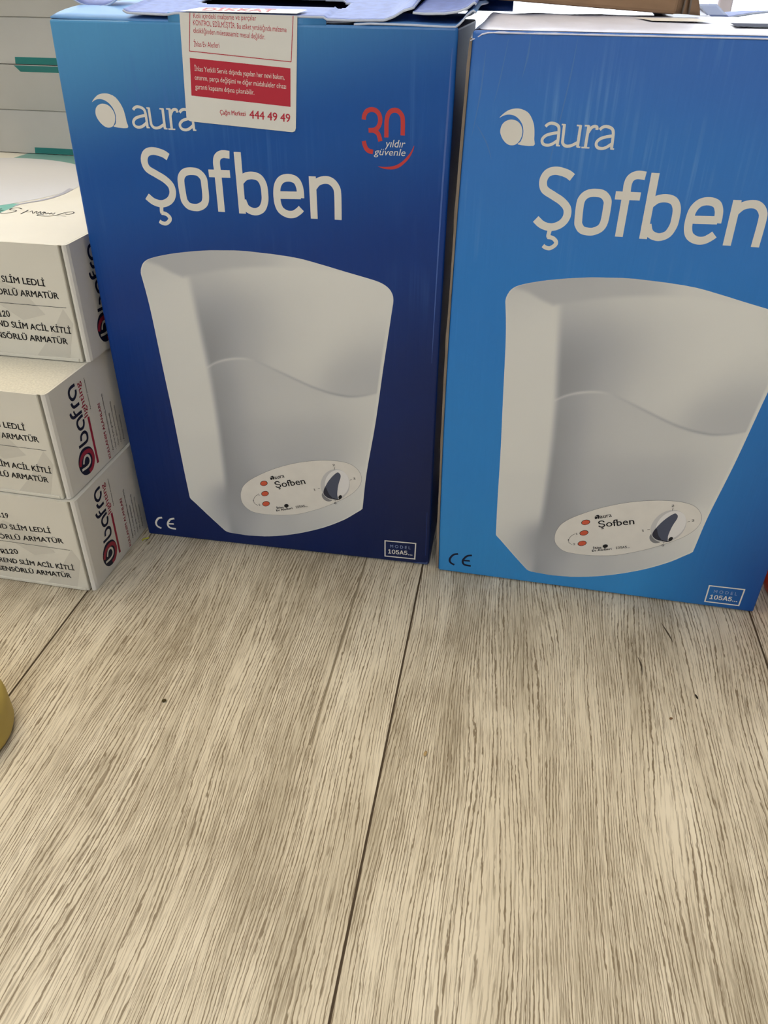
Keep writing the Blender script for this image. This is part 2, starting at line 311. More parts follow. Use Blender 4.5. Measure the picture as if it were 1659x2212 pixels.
 'hdot': [[130.12,44.47],[129.88,44.06],[129.57,43.74],[129.23,43.54],[128.89,43.47],[128.58,43.55],[128.34,43.76],[128.18,44.09],[128.13,44.5],[128.18,44.96],[128.34,45.41],[128.58,45.82],[128.89,46.14],[129.23,46.34],[129.57,46.41],[129.88,46.33],[130.12,46.12],[130.28,45.79],[130.33,45.38],[130.28,44.93]],
 'hlink': [[124.81,43.21],[127.75,42.96],[129.21,43.74]],
 'tick0': [[126.19,65.55],[126.15,63.94]],
 'tick1': [[135.36,57.7],[136.58,58.13]],
 'tick2': [[115.71,49.5],[117.01,49.89]],
 'tick3': [[126.13,42.53],[126.11,41.43]],
 'l3tx': [[-40.46,42.31],[-16.29,41.43],[-45.15,35.38],[-9.98,35.17],[-40.4,48.17],[-46.38,31.17],[-6.97,30.67],[-47.55,22.97],[-41.16,23.33],[-41.78,17.33],[-7.41,16.37],[-52.37,10.84],[-10.7,10.17],[-39.43,45.87]],
 'l1tx': [[-44.76,39.03],[-19.22,40.02],[-54.26,31.13],[-12.91,33.81],[-43.74,46.79],[-54.79,29.33],[-9.91,29.43],[-52.79,20.31],[-44.73,21.43],[-45.63,13.74],[-10.47,14.65],[-61.48,6.73],[-13.92,8.5],[-43.57,43.2]],
 'side': [[21.87,12.79],[14.54,16.35],[29.57,9.05],[24.86,20.51],[18.76,4.75],[25.38,19.74],[28.44,59.11],[32.21,34.78],[31.94,5.48],[29.77,36.29],[35.6,63.19],[44.86,2.34],[44.77,37.87],[49.25,2.82],[49.27,39.92],[53.11,2.32],[57.83,39.58],[60.41,2.96],[61.73,24.19]],
 'side1': [[22.39,12.14],[15.03,16.52],[29.93,7.68],[25.44,20.18],[19.28,3.93],[24.32,19.7],[28.56,56.05],[32.29,34.53],[32.71,5.26]],
 'disc': [[-63.08,124.51],[-157.55,208.84],[-136.69,209.49],[-113.75,196.3],[-94.97,176.28],[-85.34,73.15],[-69.13,80.42],[-64.97,92.78],[-63.95,110.0],[-66.47,127.31]],
 'teal': [[-157.55,208.84],[-157.78,232.14],[-125.54,227.76],[-102.7,189.95],[-84.46,71.82],[-71.43,76.68],[-65.88,58.43],[-67.73,46.53]],
 'trend': [[-29.99,64.55],[-57.42,56.21],[-64.6,64.66],[-70.97,54.25],[-29.89,56.01],[-6.82,29.95],[-170.18,228.75]],
 'em_out': [[26.37,19.71],[29.01,16.98],[30.18,13.27],[29.9,9.97],[28.02,6.87],[24.92,4.84],[21.35,4.5],[17.85,5.7],[15.45,8.15],[14.02,11.54],[13.99,14.93],[15.5,18.09],[18.02,20.35],[21.58,21.05]],
 'em_red': [[15.1,12.61],[16.55,15.48],[19.07,17.42],[22.61,17.97],[26.17,17.02],[28.33,14.46],[28.74,11.32],[27.6,8.51],[25.47,6.26],[22.41,5.78]],
 'em_wht': [[18.48,12.35],[19.57,14.45],[21.18,15.73],[23.35,15.54],[24.93,13.8],[25.11,11.3],[23.65,9.73],[20.91,9.24],[15.88,9.95]],
 'em_bar': [[32.35,35.2],[32.02,5.81]],
 'nm_0': [[17.86,23.42],[24.02,23.05],[26.74,23.59],[27.63,25.45],[27.43,27.54],[25.8,29.05],[23.65,29.19],[21.88,28.16],[21.21,25.72]],
 'nm_1': [[27.62,38.67],[23.99,38.4],[21.8,37.58],[21.06,35.71],[21.77,33.42],[23.19,32.2],[25.61,32.09],[27.03,33.64],[27.47,36.18]],
 'nm_2': [[17.15,44.47],[17.8,42.18],[19.67,40.93],[23.38,40.93],[27.67,40.89]],
 'nm_3': [[20.6,44.34],[20.92,42.77],[21.89,41.19]],
 'nm_4': [[27.02,46.11],[23.26,46.03],[21.56,46.38],[20.5,47.67],[20.09,49.25]],
 'nm_5': [[26.64,57.28],[22.46,57.18],[20.34,55.72],[20.07,53.11],[21.52,50.89],[23.43,50.46],[25.43,51.54],[26.27,53.0],[26.47,54.45]],
 'nm_tx': [[32.59,36.12],[31.66,56.88],[45.72,1.78],[45.81,37.5]],
 'sc_0': [[-33.29,59.82],[-31.11,58.74],[-29.76,60.03],[-29.48,63.24],[-31.63,65.18],[-33.36,63.92],[-34.94,61.18],[-35.65,57.6],[-36.44,55.38],[-38.55,53.11],[-41.86,52.28],[-45.57,52.69],[-46.73,53.47],[-46.38,55.18],[-43.47,54.96]],
 'sc_1': [[-29.66,54.4],[-32.61,54.73],[-35.19,55.02]],
 'sc_2': [[-39.94,60.88],[-39.12,57.0],[-41.84,60.13],[-41.2,57.29],[-43.51,59.71],[-43.17,56.79],[-45.9,60.76],[-45.03,57.28],[-47.23,61.81],[-46.49,56.51],[-49.43,61.95],[-48.6,56.25],[-51.94,62.02],[-51.01,56.19],[-54.69,61.88],[-54.88,59.33],[-57.01,59.35]],
 'sc_3': [[-58.03,63.28],[-57.4,58.28],[-57.23,54.08]],
 'sc_4': [[-62.95,64.58],[-65.89,66.69],[-68.22,66.39],[-69.36,63.68],[-68.8,61.69],[-66.79,61.35],[-64.18,60.61],[-63.42,59.41],[-63.8,56.68],[-65.39,54.21],[-68.04,52.87],[-70.71,54.25],[-72.05,57.37],[-71.39,59.63]],
 'sc_5': [[-74.69,63.04],[-74.46,58.86],[-74.92,55.26]],
 'tl_hi': [[-158.0,208.97],[-157.95,233.0],[-127.18,228.81],[-100.38,185.15],[-111.27,193.85],[-125.86,203.53],[-142.7,208.82]],
 'tl_lo': [[-94.96,71.01],[-85.51,73.41],[-72.42,77.04],[-70.92,71.21],[-70.4,66.99],[-70.17,59.94],[-69.94,53.07],[-69.83,49.7],[-76.89,44.58]],
 'rim': [[-60.55,120.59],[-64.88,122.06],[-62.53,109.13],[-62.56,96.16],[-66.2,86.65],[-70.69,78.97],[-72.23,75.0],[-70.8,67.61],[-70.1,75.1],[-67.36,79.52],[-62.58,86.81],[-60.12,95.21],[-59.22,106.69]]}

# ------------------------------------------------------------------ materials
def wood_material():
    m = bpy.data.materials.new('pale_oak_laminate'); m.use_nodes = True
    nt = m.node_tree; N = nt.nodes; Lk = nt.links; b = N['Principled BSDF']
    tc = N.new('ShaderNodeTexCoord'); oi = N.new('ShaderNodeObjectInfo')
    off = N.new('ShaderNodeVectorMath'); off.operation = 'MULTIPLY'; off.inputs[1].default_value = (3.1, 7.7, 1.3)
    cb = N.new('ShaderNodeCombineXYZ')
    for i in range(3): Lk.new(oi.outputs['Random'], cb.inputs[i])
    Lk.new(cb.outputs[0], off.inputs[0])
    add = N.new('ShaderNodeVectorMath'); Lk.new(tc.outputs['Object'], add.inputs[0]); Lk.new(off.outputs[0], add.inputs[1])
    def noise(scale, detail=2, rough=0.55, vec=None):
        mp = N.new('ShaderNodeMapping'); mp.inputs['Scale'].default_value = scale; Lk.new((vec or add).outputs[0], mp.inputs[0])
        n = N.new('ShaderNodeTexNoise'); n.noise_dimensions = '2D'; n.inputs['Scale'].default_value = 1; n.inputs['Detail'].default_value = detail
        n.inputs['Roughness'].default_value = rough; Lk.new(mp.outputs[0], n.inputs['Vector']); return n.outputs[0]
    def M_(op, a, c=0.0, d=None):
        n = N.new('ShaderNodeMath'); n.operation = op
        for k, x in enumerate((a, c) if d is None else (a, c, d)):
            if isinstance(x, (int, float)): n.inputs[k].default_value = x
            else: Lk.new(x, n.inputs[k])
        return n.outputs[0]
    def ramp(src, stops):
        r = N.new('ShaderNodeValToRGB'); Lk.new(src, r.inputs[0]); e = r.color_ramp.elements
        while len(e) < len(stops): e.new(0.5)
        for q, (p, c) in zip(e, stops): q.position = p; q.color = c if len(c) == 4 else (*c, 1)
        return r.outputs[0]
    sx = N.new('ShaderNodeSeparateXYZ'); Lk.new(add.outputs[0], sx.inputs[0])
    # the fibres wander sideways a little
    x2 = M_('MULTIPLY_ADD', noise((12, 2.6, 1), 2), 0.030, sx.outputs[0])
    x3 = M_('MULTIPLY_ADD', noise((170, 7, 1), 2), 0.0026, x2)
    cv = N.new('ShaderNodeCombineXYZ'); Lk.new(x2, cv.inputs[0]); Lk.new(sx.outputs[1], cv.inputs[1])
    x4 = M_('MULTIPLY_ADD', noise((800, 150, 1), 2), 0.0011, x3)
    comb = M_('SINE', M_('MULTIPLY', x4, 3900.0))
    brk = noise((330, 16, 1), 2, 0.65, cv)
    fine = noise((1900, 50, 1), 2, 0.6, cv)
    patch = noise((17, 8, 1), 3, 0.6)
    broad = noise((60, 4, 1), 2, 0.5, cv)
    def step(x, lo, hi):
        n = N.new('ShaderNodeMapRange'); n.inputs['From Min'].default_value = lo; n.inputs['From Max'].default_value = hi; Lk.new(x, n.inputs[0]); return n.outputs[0]
    brk2 = M_('MULTIPLY_ADD', M_('SUBTRACT', patch, 0.5), 0.35, brk)
    l1 = M_('MULTIPLY', step(comb, 0.42, 0.88), step(brk2, 0.30, 0.52))
    l2 = M_('MULTIPLY', step(M_('MULTIPLY_ADD', M_('SUBTRACT', patch, 0.5), 0.4, fine), 0.48, 0.72), 0.7)
    line = M_('MAXIMUM', l1, l2)
    base = ramp(M_('MULTIPLY_ADD', broad, 0.6, M_('MULTIPLY', patch, 0.4)),
                [(0.32, WOOD[2]), (0.5, WOOD[1]), (0.68, WOOD[0])])
    mx = N.new('ShaderNodeMix'); mx.data_type = 'RGBA'
    Lk.new(M_('MULTIPLY', line, 0.88), mx.inputs[0]); Lk.new(base, mx.inputs[6]); mx.inputs[7].default_value = WOOD[3]
    Lk.new(mx.outputs[2], b.inputs['Base Color'])
    b.inputs['Roughness'].default_value = 0.5; b.inputs['Specular IOR Level'].default_value = 0.3
    bp = N.new('ShaderNodeBump'); bp.inputs['Strength'].default_value = 0.4; bp.inputs['Distance'].default_value = 0.0003
    bp.invert = True
    Lk.new(line, bp.inputs['Height']); Lk.new(bp.outputs[0], b.inputs['Normal'])
    return m
WOOD = (lin(190, 179, 156), lin(212, 201, 178), lin(226, 216, 194), lin(114, 98, 74))
M_WOOD = wood_material()
M_PRESS = mat('pressed_line_wood', lin(150, 138, 116), 0.6, 0.2)
M_JOINT = mat('dark_joint_bevel', lin(86, 74, 60), 0.8, 0.1)

def carton_print(name, stops, right=None, bumpy=0.22, rough=0.36, edge=None, sheenc=(0.1, 0.2, 0.5, 1)):
    """glossy printed board: printed blue blend, bottom to top, with window reflections painted into it"""
    m = bpy.data.materials.new(name); m.use_nodes = True
    nt = m.node_tree; N = nt.nodes; Lk = nt.links; b = N['Principled BSDF']
    tc = N.new('ShaderNodeTexCoord'); sp = N.new('ShaderNodeSeparateXYZ'); Lk.new(tc.outputs['Object'], sp.inputs[0])
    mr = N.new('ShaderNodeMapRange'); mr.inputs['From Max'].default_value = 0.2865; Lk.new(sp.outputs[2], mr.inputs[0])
    # blend of print and painted window reflection; it reaches higher on the right
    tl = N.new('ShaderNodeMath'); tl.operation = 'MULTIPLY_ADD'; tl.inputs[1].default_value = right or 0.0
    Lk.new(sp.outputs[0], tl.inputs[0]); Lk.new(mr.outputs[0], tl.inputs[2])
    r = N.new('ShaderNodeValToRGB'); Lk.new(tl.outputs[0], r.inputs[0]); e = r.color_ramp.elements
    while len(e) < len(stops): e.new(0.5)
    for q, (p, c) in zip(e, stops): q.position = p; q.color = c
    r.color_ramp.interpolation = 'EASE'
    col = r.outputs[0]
    b.inputs['Roughness'].default_value = rough; b.inputs['Specular IOR Level'].default_value = 0.32
    def nz(sc, d):
        mp = N.new('ShaderNodeMapping'); mp.inputs['Scale'].default_value = sc; Lk.new(tc.outputs['Object'], mp.inputs[0])
        n = N.new('ShaderNodeTexNoise'); n.inputs['Scale'].default_value = 1; n.inputs['Detail'].default_value = d
        Lk.new(mp.outputs[0], n.inputs['Vector']); return n
    flute = nz((330, 1, 14), 2); dent = nz((40, 1, 25), 3)
    def mul(x, y):
        n = N.new('ShaderNodeMath'); n.operation = 'MULTIPLY'; n.use_clamp = True
        for k, q in enumerate((x, y)):
            if isinstance(q, float): n.inputs[k].default_value = q
            else: Lk.new(q, n.inputs[k])
        return n.outputs[0]
    def rng(x, a, c):
        n = N.new('ShaderNodeMapRange'); n.inputs['From Min'].default_value = a; n.inputs['From Max'].default_value = c; Lk.new(x, n.inputs[0]); return n.outputs[0]
    def blend(fac, x, c):
        n = N.new('ShaderNodeMix'); n.data_type = 'RGBA'; Lk.new(fac, n.inputs[0]); Lk.new(x, n.inputs[6]); n.inputs[7].default_value = c; return n.outputs[2]
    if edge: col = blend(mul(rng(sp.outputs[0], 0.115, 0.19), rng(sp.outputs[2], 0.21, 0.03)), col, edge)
    # glossy reflections off the flutes, painted as pale vertical streaks in the upper half
    sheen = mul(mul(rng(nz((380, 1, 9), 3).outputs[0], 0.5, 0.68), rng(nz((26, 1, 22), 2).outputs[0], 0.48, 0.66)), mul(rng(sp.outputs[2], 0.15, 0.22), 0.42))
    col = blend(sheen, col, sheenc)
    Lk.new(col, b.inputs['Base Color'])
    ad = N.new('ShaderNodeMath'); ad.operation = 'ADD'; Lk.new(flute.outputs[0], ad.inputs[0]); Lk.new(dent.outputs[0], ad.inputs[1])
    bp = N.new('ShaderNodeBump'); bp.inputs['Strength'].default_value = bumpy; bp.inputs['Distance'].default_value = 0.0012
    Lk.new(ad.outputs[0], bp.inputs['Height']); Lk.new(bp.outputs[0], b.inputs['Normal'])
    return m
M_NAVY = carton_print('navy_blue_printed_carton', [(0.0, lin(5, 30, 84)), (0.25, lin(5, 40, 104)), (0.52, lin(8, 56, 132)), (0.74, lin(22, 84, 162)), (1.0, lin(88, 158, 208))], right=-0.95, edge=lin(10, 26, 70), sheenc=lin(70, 120, 190))
M_AZURE = carton_print('azure_blue_printed_carton', [(0.0, lin(54, 140, 206)), (0.3, lin(46, 132, 206)), (0.6, lin(44, 126, 204)), (0.85, lin(56, 122, 200)), (1.0, lin(62, 114, 194))], right=0.3, edge=lin(14, 64, 138), sheenc=lin(120, 168, 222))
M_SIDE = mat('dark_blue_carton_side', lin(18, 56, 128), 0.45, 0.3)
M_DARK = mat('shaded_carton_inside', lin(16, 24, 58), 0.7, 0.2)  # near-black tone puts the shade inside hole and slot into the colour
M_FLAP = mat('lavender_blue_flap_board', lin(112, 132, 198), 0.5, 0.35, noise=((260, 260, 260), 0.14), bump=((250, 250, 250), 0.15, 0.0006))
M_FLAPL = mat('light_blue_flap_board', lin(110, 160, 215), 0.45, 0.35, noise=((60, 60, 60), 0.06))
M_RIM = mat('white_torn_board_edge', lin(205, 215, 235), 0.8, 0.1)
M_FILM = mat('pale_lavender_film_covered_top', lin(222, 226, 246), 0.35, 0.5, noise=((70, 40, 40), 0.06), bump=((160, 90, 90), 0.35, 0.0012))
M_KRAFT = mat('brown_kraft_board', lin(150, 120, 92), 0.8, 0.15, noise=((60, 60, 240), 0.10))
M_KEDGE = mat('raw_kraft_edge', lin(132, 120, 108), 0.8, 0.1, noise=((300, 300, 40), 0.2))
PW_ = lin(226, 222, 212)
M_WHITE = mat('white_print_ink', PW_, 0.4, 0.35)
M_INK = mat('black_print_ink', lin(26, 26, 30), 0.5, 0.25)
M_NAVYINK = mat('navy_print_ink', lin(22, 26, 52), 0.5, 0.25)
M_RED = mat('red_print_ink', lin(196, 62, 60), 0.45, 0.3)
M_CRIM = mat('crimson_print_ink', lin(186, 44, 62), 0.45, 0.3)
M_MAROON = mat('maroon_print_ink', lin(160, 40, 62), 0.45, 0.3)
M_PANEL = mat('pale_grey_print_ink', lin(222, 218, 210), 0.42, 0.3, noise=((120, 1, 120), 0.03))
M_PGREY = mat('mid_grey_print_ink', lin(128, 128, 130), 0.45, 0.3)
M_KNOB = mat('knob_light_print_ink', lin(226, 224, 222), 0.42, 0.3)
M_HANDLE = mat('slate_blue_print_ink', lin(78, 84, 102), 0.42, 0.3)
M_HDARK = mat('dark_slate_print_ink', lin(46, 48, 62), 0.42, 0.3)
M_LED = mat('orange_red_print_ink', lin(206, 92, 66), 0.42, 0.3)
M_PALEBLUE = mat('thin_pale_print_ink', lin(150, 165, 200), 0.45, 0.3)
M_STICK = mat('white_sticker_paper', lin(226, 224, 216), 0.4, 0.4, noise=((40, 40, 40), 0.03), bump=((90, 30, 60), 0.12, 0.001))
M_LBOX = mat('off_white_lamp_carton', lin(222, 218, 205), 0.5, 0.3, noise=((22, 22, 22), 0.035))
M_LSIDE = mat('white_lamp_carton_end', lin(226, 223, 216), 0.5, 0.3, noise=((22, 22, 22), 0.03))
M_DUST = mat('dusty_lamp_carton_lid', lin(216, 212, 198), 0.7, 0.2, noise=((900, 900, 900), 0.10))
M_TEAL = mat('teal_print_ink', lin(40, 118, 112), 0.45, 0.3)
M_TEALL = mat('light_teal_print_ink', lin(112, 176, 164), 0.45, 0.3)
M_TEALP = mat('pale_teal_print_ink', lin(112, 158, 152), 0.45, 0.3)
M_DISC = mat('pale_lavender_grey_print_ink', lin(205, 206, 210), 0.45, 0.3)
M_DISCR = mat('lavender_grey_print_ink', lin(170, 170, 182), 0.45, 0.3)
M_FACET = mat('faint_grey_facet_ink', lin(208, 204, 192), 0.5, 0.3)
M_WALL = mat('grey_painted_plaster', lin(150, 148, 144), 0.85, 0.2, bump=((60, 60, 60), 0.05, 0.001))
M_FRAME = mat('pale_lavender_window_frame', lin(214, 210, 226), 0.4, 0.4, noise=((20, 20, 20), 0.02))
M_YEL = mat('mustard_yellow_plastic', lin(184, 162, 84), 0.55, 0.3, noise=((90, 90, 90), 0.04))
M_REDB = mat('orange_red_soft_plastic', lin(206, 62, 32), 0.45, 0.4, noise=((60, 60, 60), 0.08), bump=((120, 120, 40), 0.5, 0.002))

# ------------------------------------------------------------------ the room: floor of planks, walls, window
YA, XO, PLW = 0.15784, -0.03586, 0.193
fl = box_obj('floor', (-1.6, -1.6, -0.03), (1.7, 1.75, -0.0062), M_JOINT)
tag(fl, kind='structure')
def plank(k, y0, y1, groove=None):
    bv, gap, th = 0.00052, 0.00002, 0.006
    x0, x1 = gap, PLW - gap
    def prof(d):
        p = [(x0, -bv * 0.6), (x0 + bv, 0)]
        if groove: p += [(groove - .0006, 0), (groove, -d), (groove + .0006, 0)]
        return p + [(x1 - bv, 0), (x1, -bv * 0.6)]
    # a pressed line may run along the board and fade out towards the room
    st = [(y0, 0), (y1, 0)] if not groove else [(y0, 0), (0.19, 0), (0.235, .0003), (0.30, .0005), (y1, .0005)]
    vs = []; fs = []; fm = []
    n = len(prof(0))
    for y, d in st: vs += [(x, y, z) for x, z in prof(d)]
    for r in range(len(st) - 1):
        for i in range(n - 1):
            fs.append([r * n + i, r * n + i + 1, (r + 1) * n + i + 1, (r + 1) * n + i])
            fm.append(1 if i in (0, n - 2) else (2 if groove and i in (2, 3) and r >= 2 else 0))
    e = (len(st) - 1) * n
    b0 = len(vs); vs += [(x0, y0, -th), (x1, y0, -th), (x1, y1, -th), (x0, y1, -th)]
    fs += [[b0 + 1, b0, b0 + 3, b0 + 2], [r * n for r in range(len(st))] + [b0 + 3, b0], [b0, b0 + 1] + list(range(n - 1, -1, -1)),
           [b0 + 1] + [b0 + 2] + [r * n + n - 1 for r in range(len(st) - 1, -1, -1)], [b0 + 3] + list(range(e, e + n)) + [b0 + 2]]
    fm += [0, 1, 0, 1, 0]
    o = mesh_obj('plank', vs, fs, [M_WOOD, M_JOINT, M_PRESS], fl, fm)
    # the rows run a little askew to the boxes
    o.rotation_euler = (0, 0, -YA)
    nx, ny = math.cos(YA), -math.sin(YA)
    o.location = (nx * (XO + k * PLW), ny * (XO + k * PLW), 0)
    return o
for k in range(-8, 8):
    if k in (-2, -1, 0, 1):
        plank(k, -1.3, 1.65, groove=PLW - 0.0358 if k == -1 else None)
    else:
        cut = -0.95 + 0.21 * (k % 4)
        plank(k, -1.9, cut); plank(k, cut, 1.65)

def wall(name, lo, hi):
    return tag(box_obj(name, lo, hi, M_WALL), kind='structure')
RX0, RX1, RY0, RY1, RH = -1.5, 1.6, -1.5, 1.62, 2.35
wall('wall_left', (RX0 - .1, RY0, 0), (RX0, RY1, RH))
wall('wall_right', (RX1, RY0, 0), (RX1 + .1, RY1, RH))
wall('wall_front', (RX0 - .1, RY0 - .1, 0), (RX1 + .1, RY0, RH))
wall('ceiling', (RX0 - .1, RY0 - .1, RH), (RX1 + .1, RY1 + .1, RH + .1))
# the shop window wall behind the boxes: low sill, wide opening
bmw = bmesh.new()
for lo, hi in (((RX0 - .1, RY1, 0), (-1.2, RY1 + .1, RH)), ((1.45, RY1, 0), (RX1 + .1, RY1 + .1, RH)),
               ((-1.2, RY1, 0), (1.45, RY1 + .1, 0.10)), ((-1.2, RY1, 2.2), (1.45, RY1 + .1, RH))):
    bm_box(lo, hi, bm=bmw)
tag(bm_obj('wall_back', bmw, M_WALL), kind='structure')
win = tag(empty('window_1', (0.1, RY1 + .05, 0.10)), kind='structure')
for a, b in (((-1.30, -.03, 0), (-1.25, .03, 2.1)), ((1.30, -.03, 0), (1.35, .03, 2.1)), ((-1.30, -.03, 0), (1.35, .03, .05)),
             ((-1.30, -.03, 2.05), (1.35, .03, 2.1)), ((0.478, -.025, 0.05), (0.506, .025, 2.05)), ((-0.45, -.025, 0.05), (-0.42, .025, 2.05))):
    box_obj('window_frame', a, b, M_FRAME, win, 0.004)
gm = bpy.data.materials.new('window_glass'); gm.use_nodes = True
nt = gm.node_tree; nt.nodes.clear()
o_ = nt.nodes.new('ShaderNodeOutputMaterial'); mx = nt.nodes.new('ShaderNodeMixShader'); mx.inputs[0].default_value = 0.06
t_ = nt.nodes.new('ShaderNodeBsdfTransparent'); g_ = nt.nodes.new('ShaderNodeBsdfGlossy'); g_.inputs['Roughness'].default_value = 0.02
nt.links.new(t_.outputs[0], mx.inputs[1]); nt.links.new(g_.outputs[0], mx.inputs[2]); nt.links.new(mx.outputs[0], o_.inputs[0])
for a, b in (((-1.25, 0, .05), (-.45, .004, 2.05)), ((-.42, 0, .05), (.478, .004, 2.05)), ((.506, 0, .05), (1.30, .004, 2.05))):
    box_obj('window_pane', a, b, gm, win)

# ------------------------------------------------------------------ the printed water heater picture (a photograph printed on the carton)
def heater_picture_mesh():
    out = np.array(spline(DATA['heat'], 5, True))
    sh = np.array(DATA['shade'], float)
    rid = np.array(DATA['ridge']); crs = np.array(DATA['crease']); swp = np.array(spline(DATA['swoop'], 5))
    rid = rid[np.argsort(rid[:, 1])]
    rx = lambda v: np.interp(v, rid[:, 1], rid[:, 0])
    crs = crs[np.argsort(crs[:, 0])]; cv = lambda u: np.interp(u, crs[:, 0], crs[:, 1])
    swp = swp[np.argsort(swp[:, 0])]; sv = lambda u: np.interp(u, swp[:, 0], swp[:, 1])
    v0, v1 = out[:, 1].min() + .02, out[:, 1].max() - .02
    NR, NC = 260, 120
    rows = []
    for j in range(NR + 1):
        v = v0 + (v1 - v0) * j / NR; xs = []
        for a, b in zip(out, np.roll(out, -1, 0)):
            if (a[1] - v) * (b[1] - v) <= 0 and a[1] != b[1]: xs.append(a[0] + (b[0] - a[0]) * (v - a[1]) / (b[1] - a[1]))
        x0, x1 = min(xs), max(xs)
        rows.append([(x0 + (x1 - x0) * i / NC, v) for i in range(NC + 1)])
    P = np.array(rows).reshape(-1, 2)
    ss = lambda d, w: np.clip(d / w + .5, 0, 1) ** 2 * (3 - 2 * np.clip(d / w + .5, 0, 1))
    side = sh[:, 0] < rx(sh[:, 1]); top = sh[:, 1] > cv(sh[:, 0]); top &= (sh[:, 1] > 158)
    side &= ~top; low = (~side) & (~top) & (sh[:, 1] < sv(sh[:, 0])); hi = (~side) & (~top) & (~low)
    def idw(sel, sig):
        S = sh[sel]; d2 = ((P[:, None, :] - S[None, :, :2]) ** 2).sum(2)
        w = np.exp(-d2 / (2 * sig * sig)) + 1e-4 / (d2 + 1); return (w * S[:, 2]).sum(1) / w.sum(1)
    A, B, C_, D_ = idw(side, 9), idw(hi, 7.5), idw(low, 7.5), idw(top, 8)
    u, v = P[:, 0], P[:, 1]
    ds = v - sv(u)
    main = C_ + (B - C_) * ss(ds, 2.0)
    # the pressed line of the casing: light on the left, dark on the right
    inside = (u > swp[0, 0]) & (u < swp[-1, 0])
    tt = np.clip((u - swp[0, 0]) / (swp[-1, 0] - swp[0, 0]), 0, 1)
    amp = np.interp(tt, [0, .12, .22, .3, .5, .8, 1], [30, 32, 16, -4, -24, -34, -14])
    main = main + np.where(inside, amp * np.exp(-(ds + .3) ** 2 / (2 * .5 ** 2)), 0)
    g = A + (main - A) * ss(u - rx(v) - .8, 5.0)
    inr = v < 165
    dcv = v - cv(u)
    g = np.where(v > 150, g + (D_ - g) * ss(dcv, 3.2), g)
    # bright thin rim on the right and bottom edges of the casing
    rows_i = np.tile(np.arange(NC + 1), NR + 1); 
    g = np.where(rows_i >= NC - 1, np.maximum(g, 206), g); g = np.where(rows_i == 0, np.maximum(g, 205), g)
    g = np.clip(g, 60, 235)
    warm = np.clip((g - 165) / 50, 0, 1)
    rgb = np.stack([g + 1 * warm - 2 * (1 - warm), g, g - 7 * warm + 3 * (1 - warm)], 1) * PICT
    c = np.clip(rgb, 0, 255) / 255; c = np.where(c <= .04045, c / 12.92, ((c + .055) / 1.055) ** 2.4)
    me = bpy.data.meshes.new('heater_picture')
    me.from_pydata([(p[0] / 1000, -0.00008, p[1] / 1000) for p in P], [],
                   [[j * (NC + 1) + i, j * (NC + 1) + i + 1, (j + 1) * (NC + 1) + i + 1, (j + 1) * (NC + 1) + i] for j in range(NR) for i in range(NC)])
    at = me.color_attributes.new('printed_tone', 'FLOAT_COLOR', 'POINT')
    at.data.foreach_set('color', np.concatenate([c, np.ones((len(c), 1))], 1).astype(np.float32).ravel())
    m = bpy.data.materials.new('printed_heater_photograph'); m.use_nodes = True
    b = m.node_tree.nodes['Principled BSDF']; b.inputs['Roughness'].default_value = .4; b.inputs['Specular IOR Level'].default_value = .35
    an = m.node_tree.nodes.new('ShaderNodeAttribute'); an.attribute_name = 'printed_tone'
    m.node_tree.links.new(an.outputs['Color'], b.inputs['Base Color'])
    me.materials.append(m)
    return me
PICT = 1.07
HEATER_ME = heater_picture_mesh()

def D(n): return DATA[n]
FRONT = ((0, 0, 0), (1, 0, 0), (0, 0, 1), (0, -1, 0))

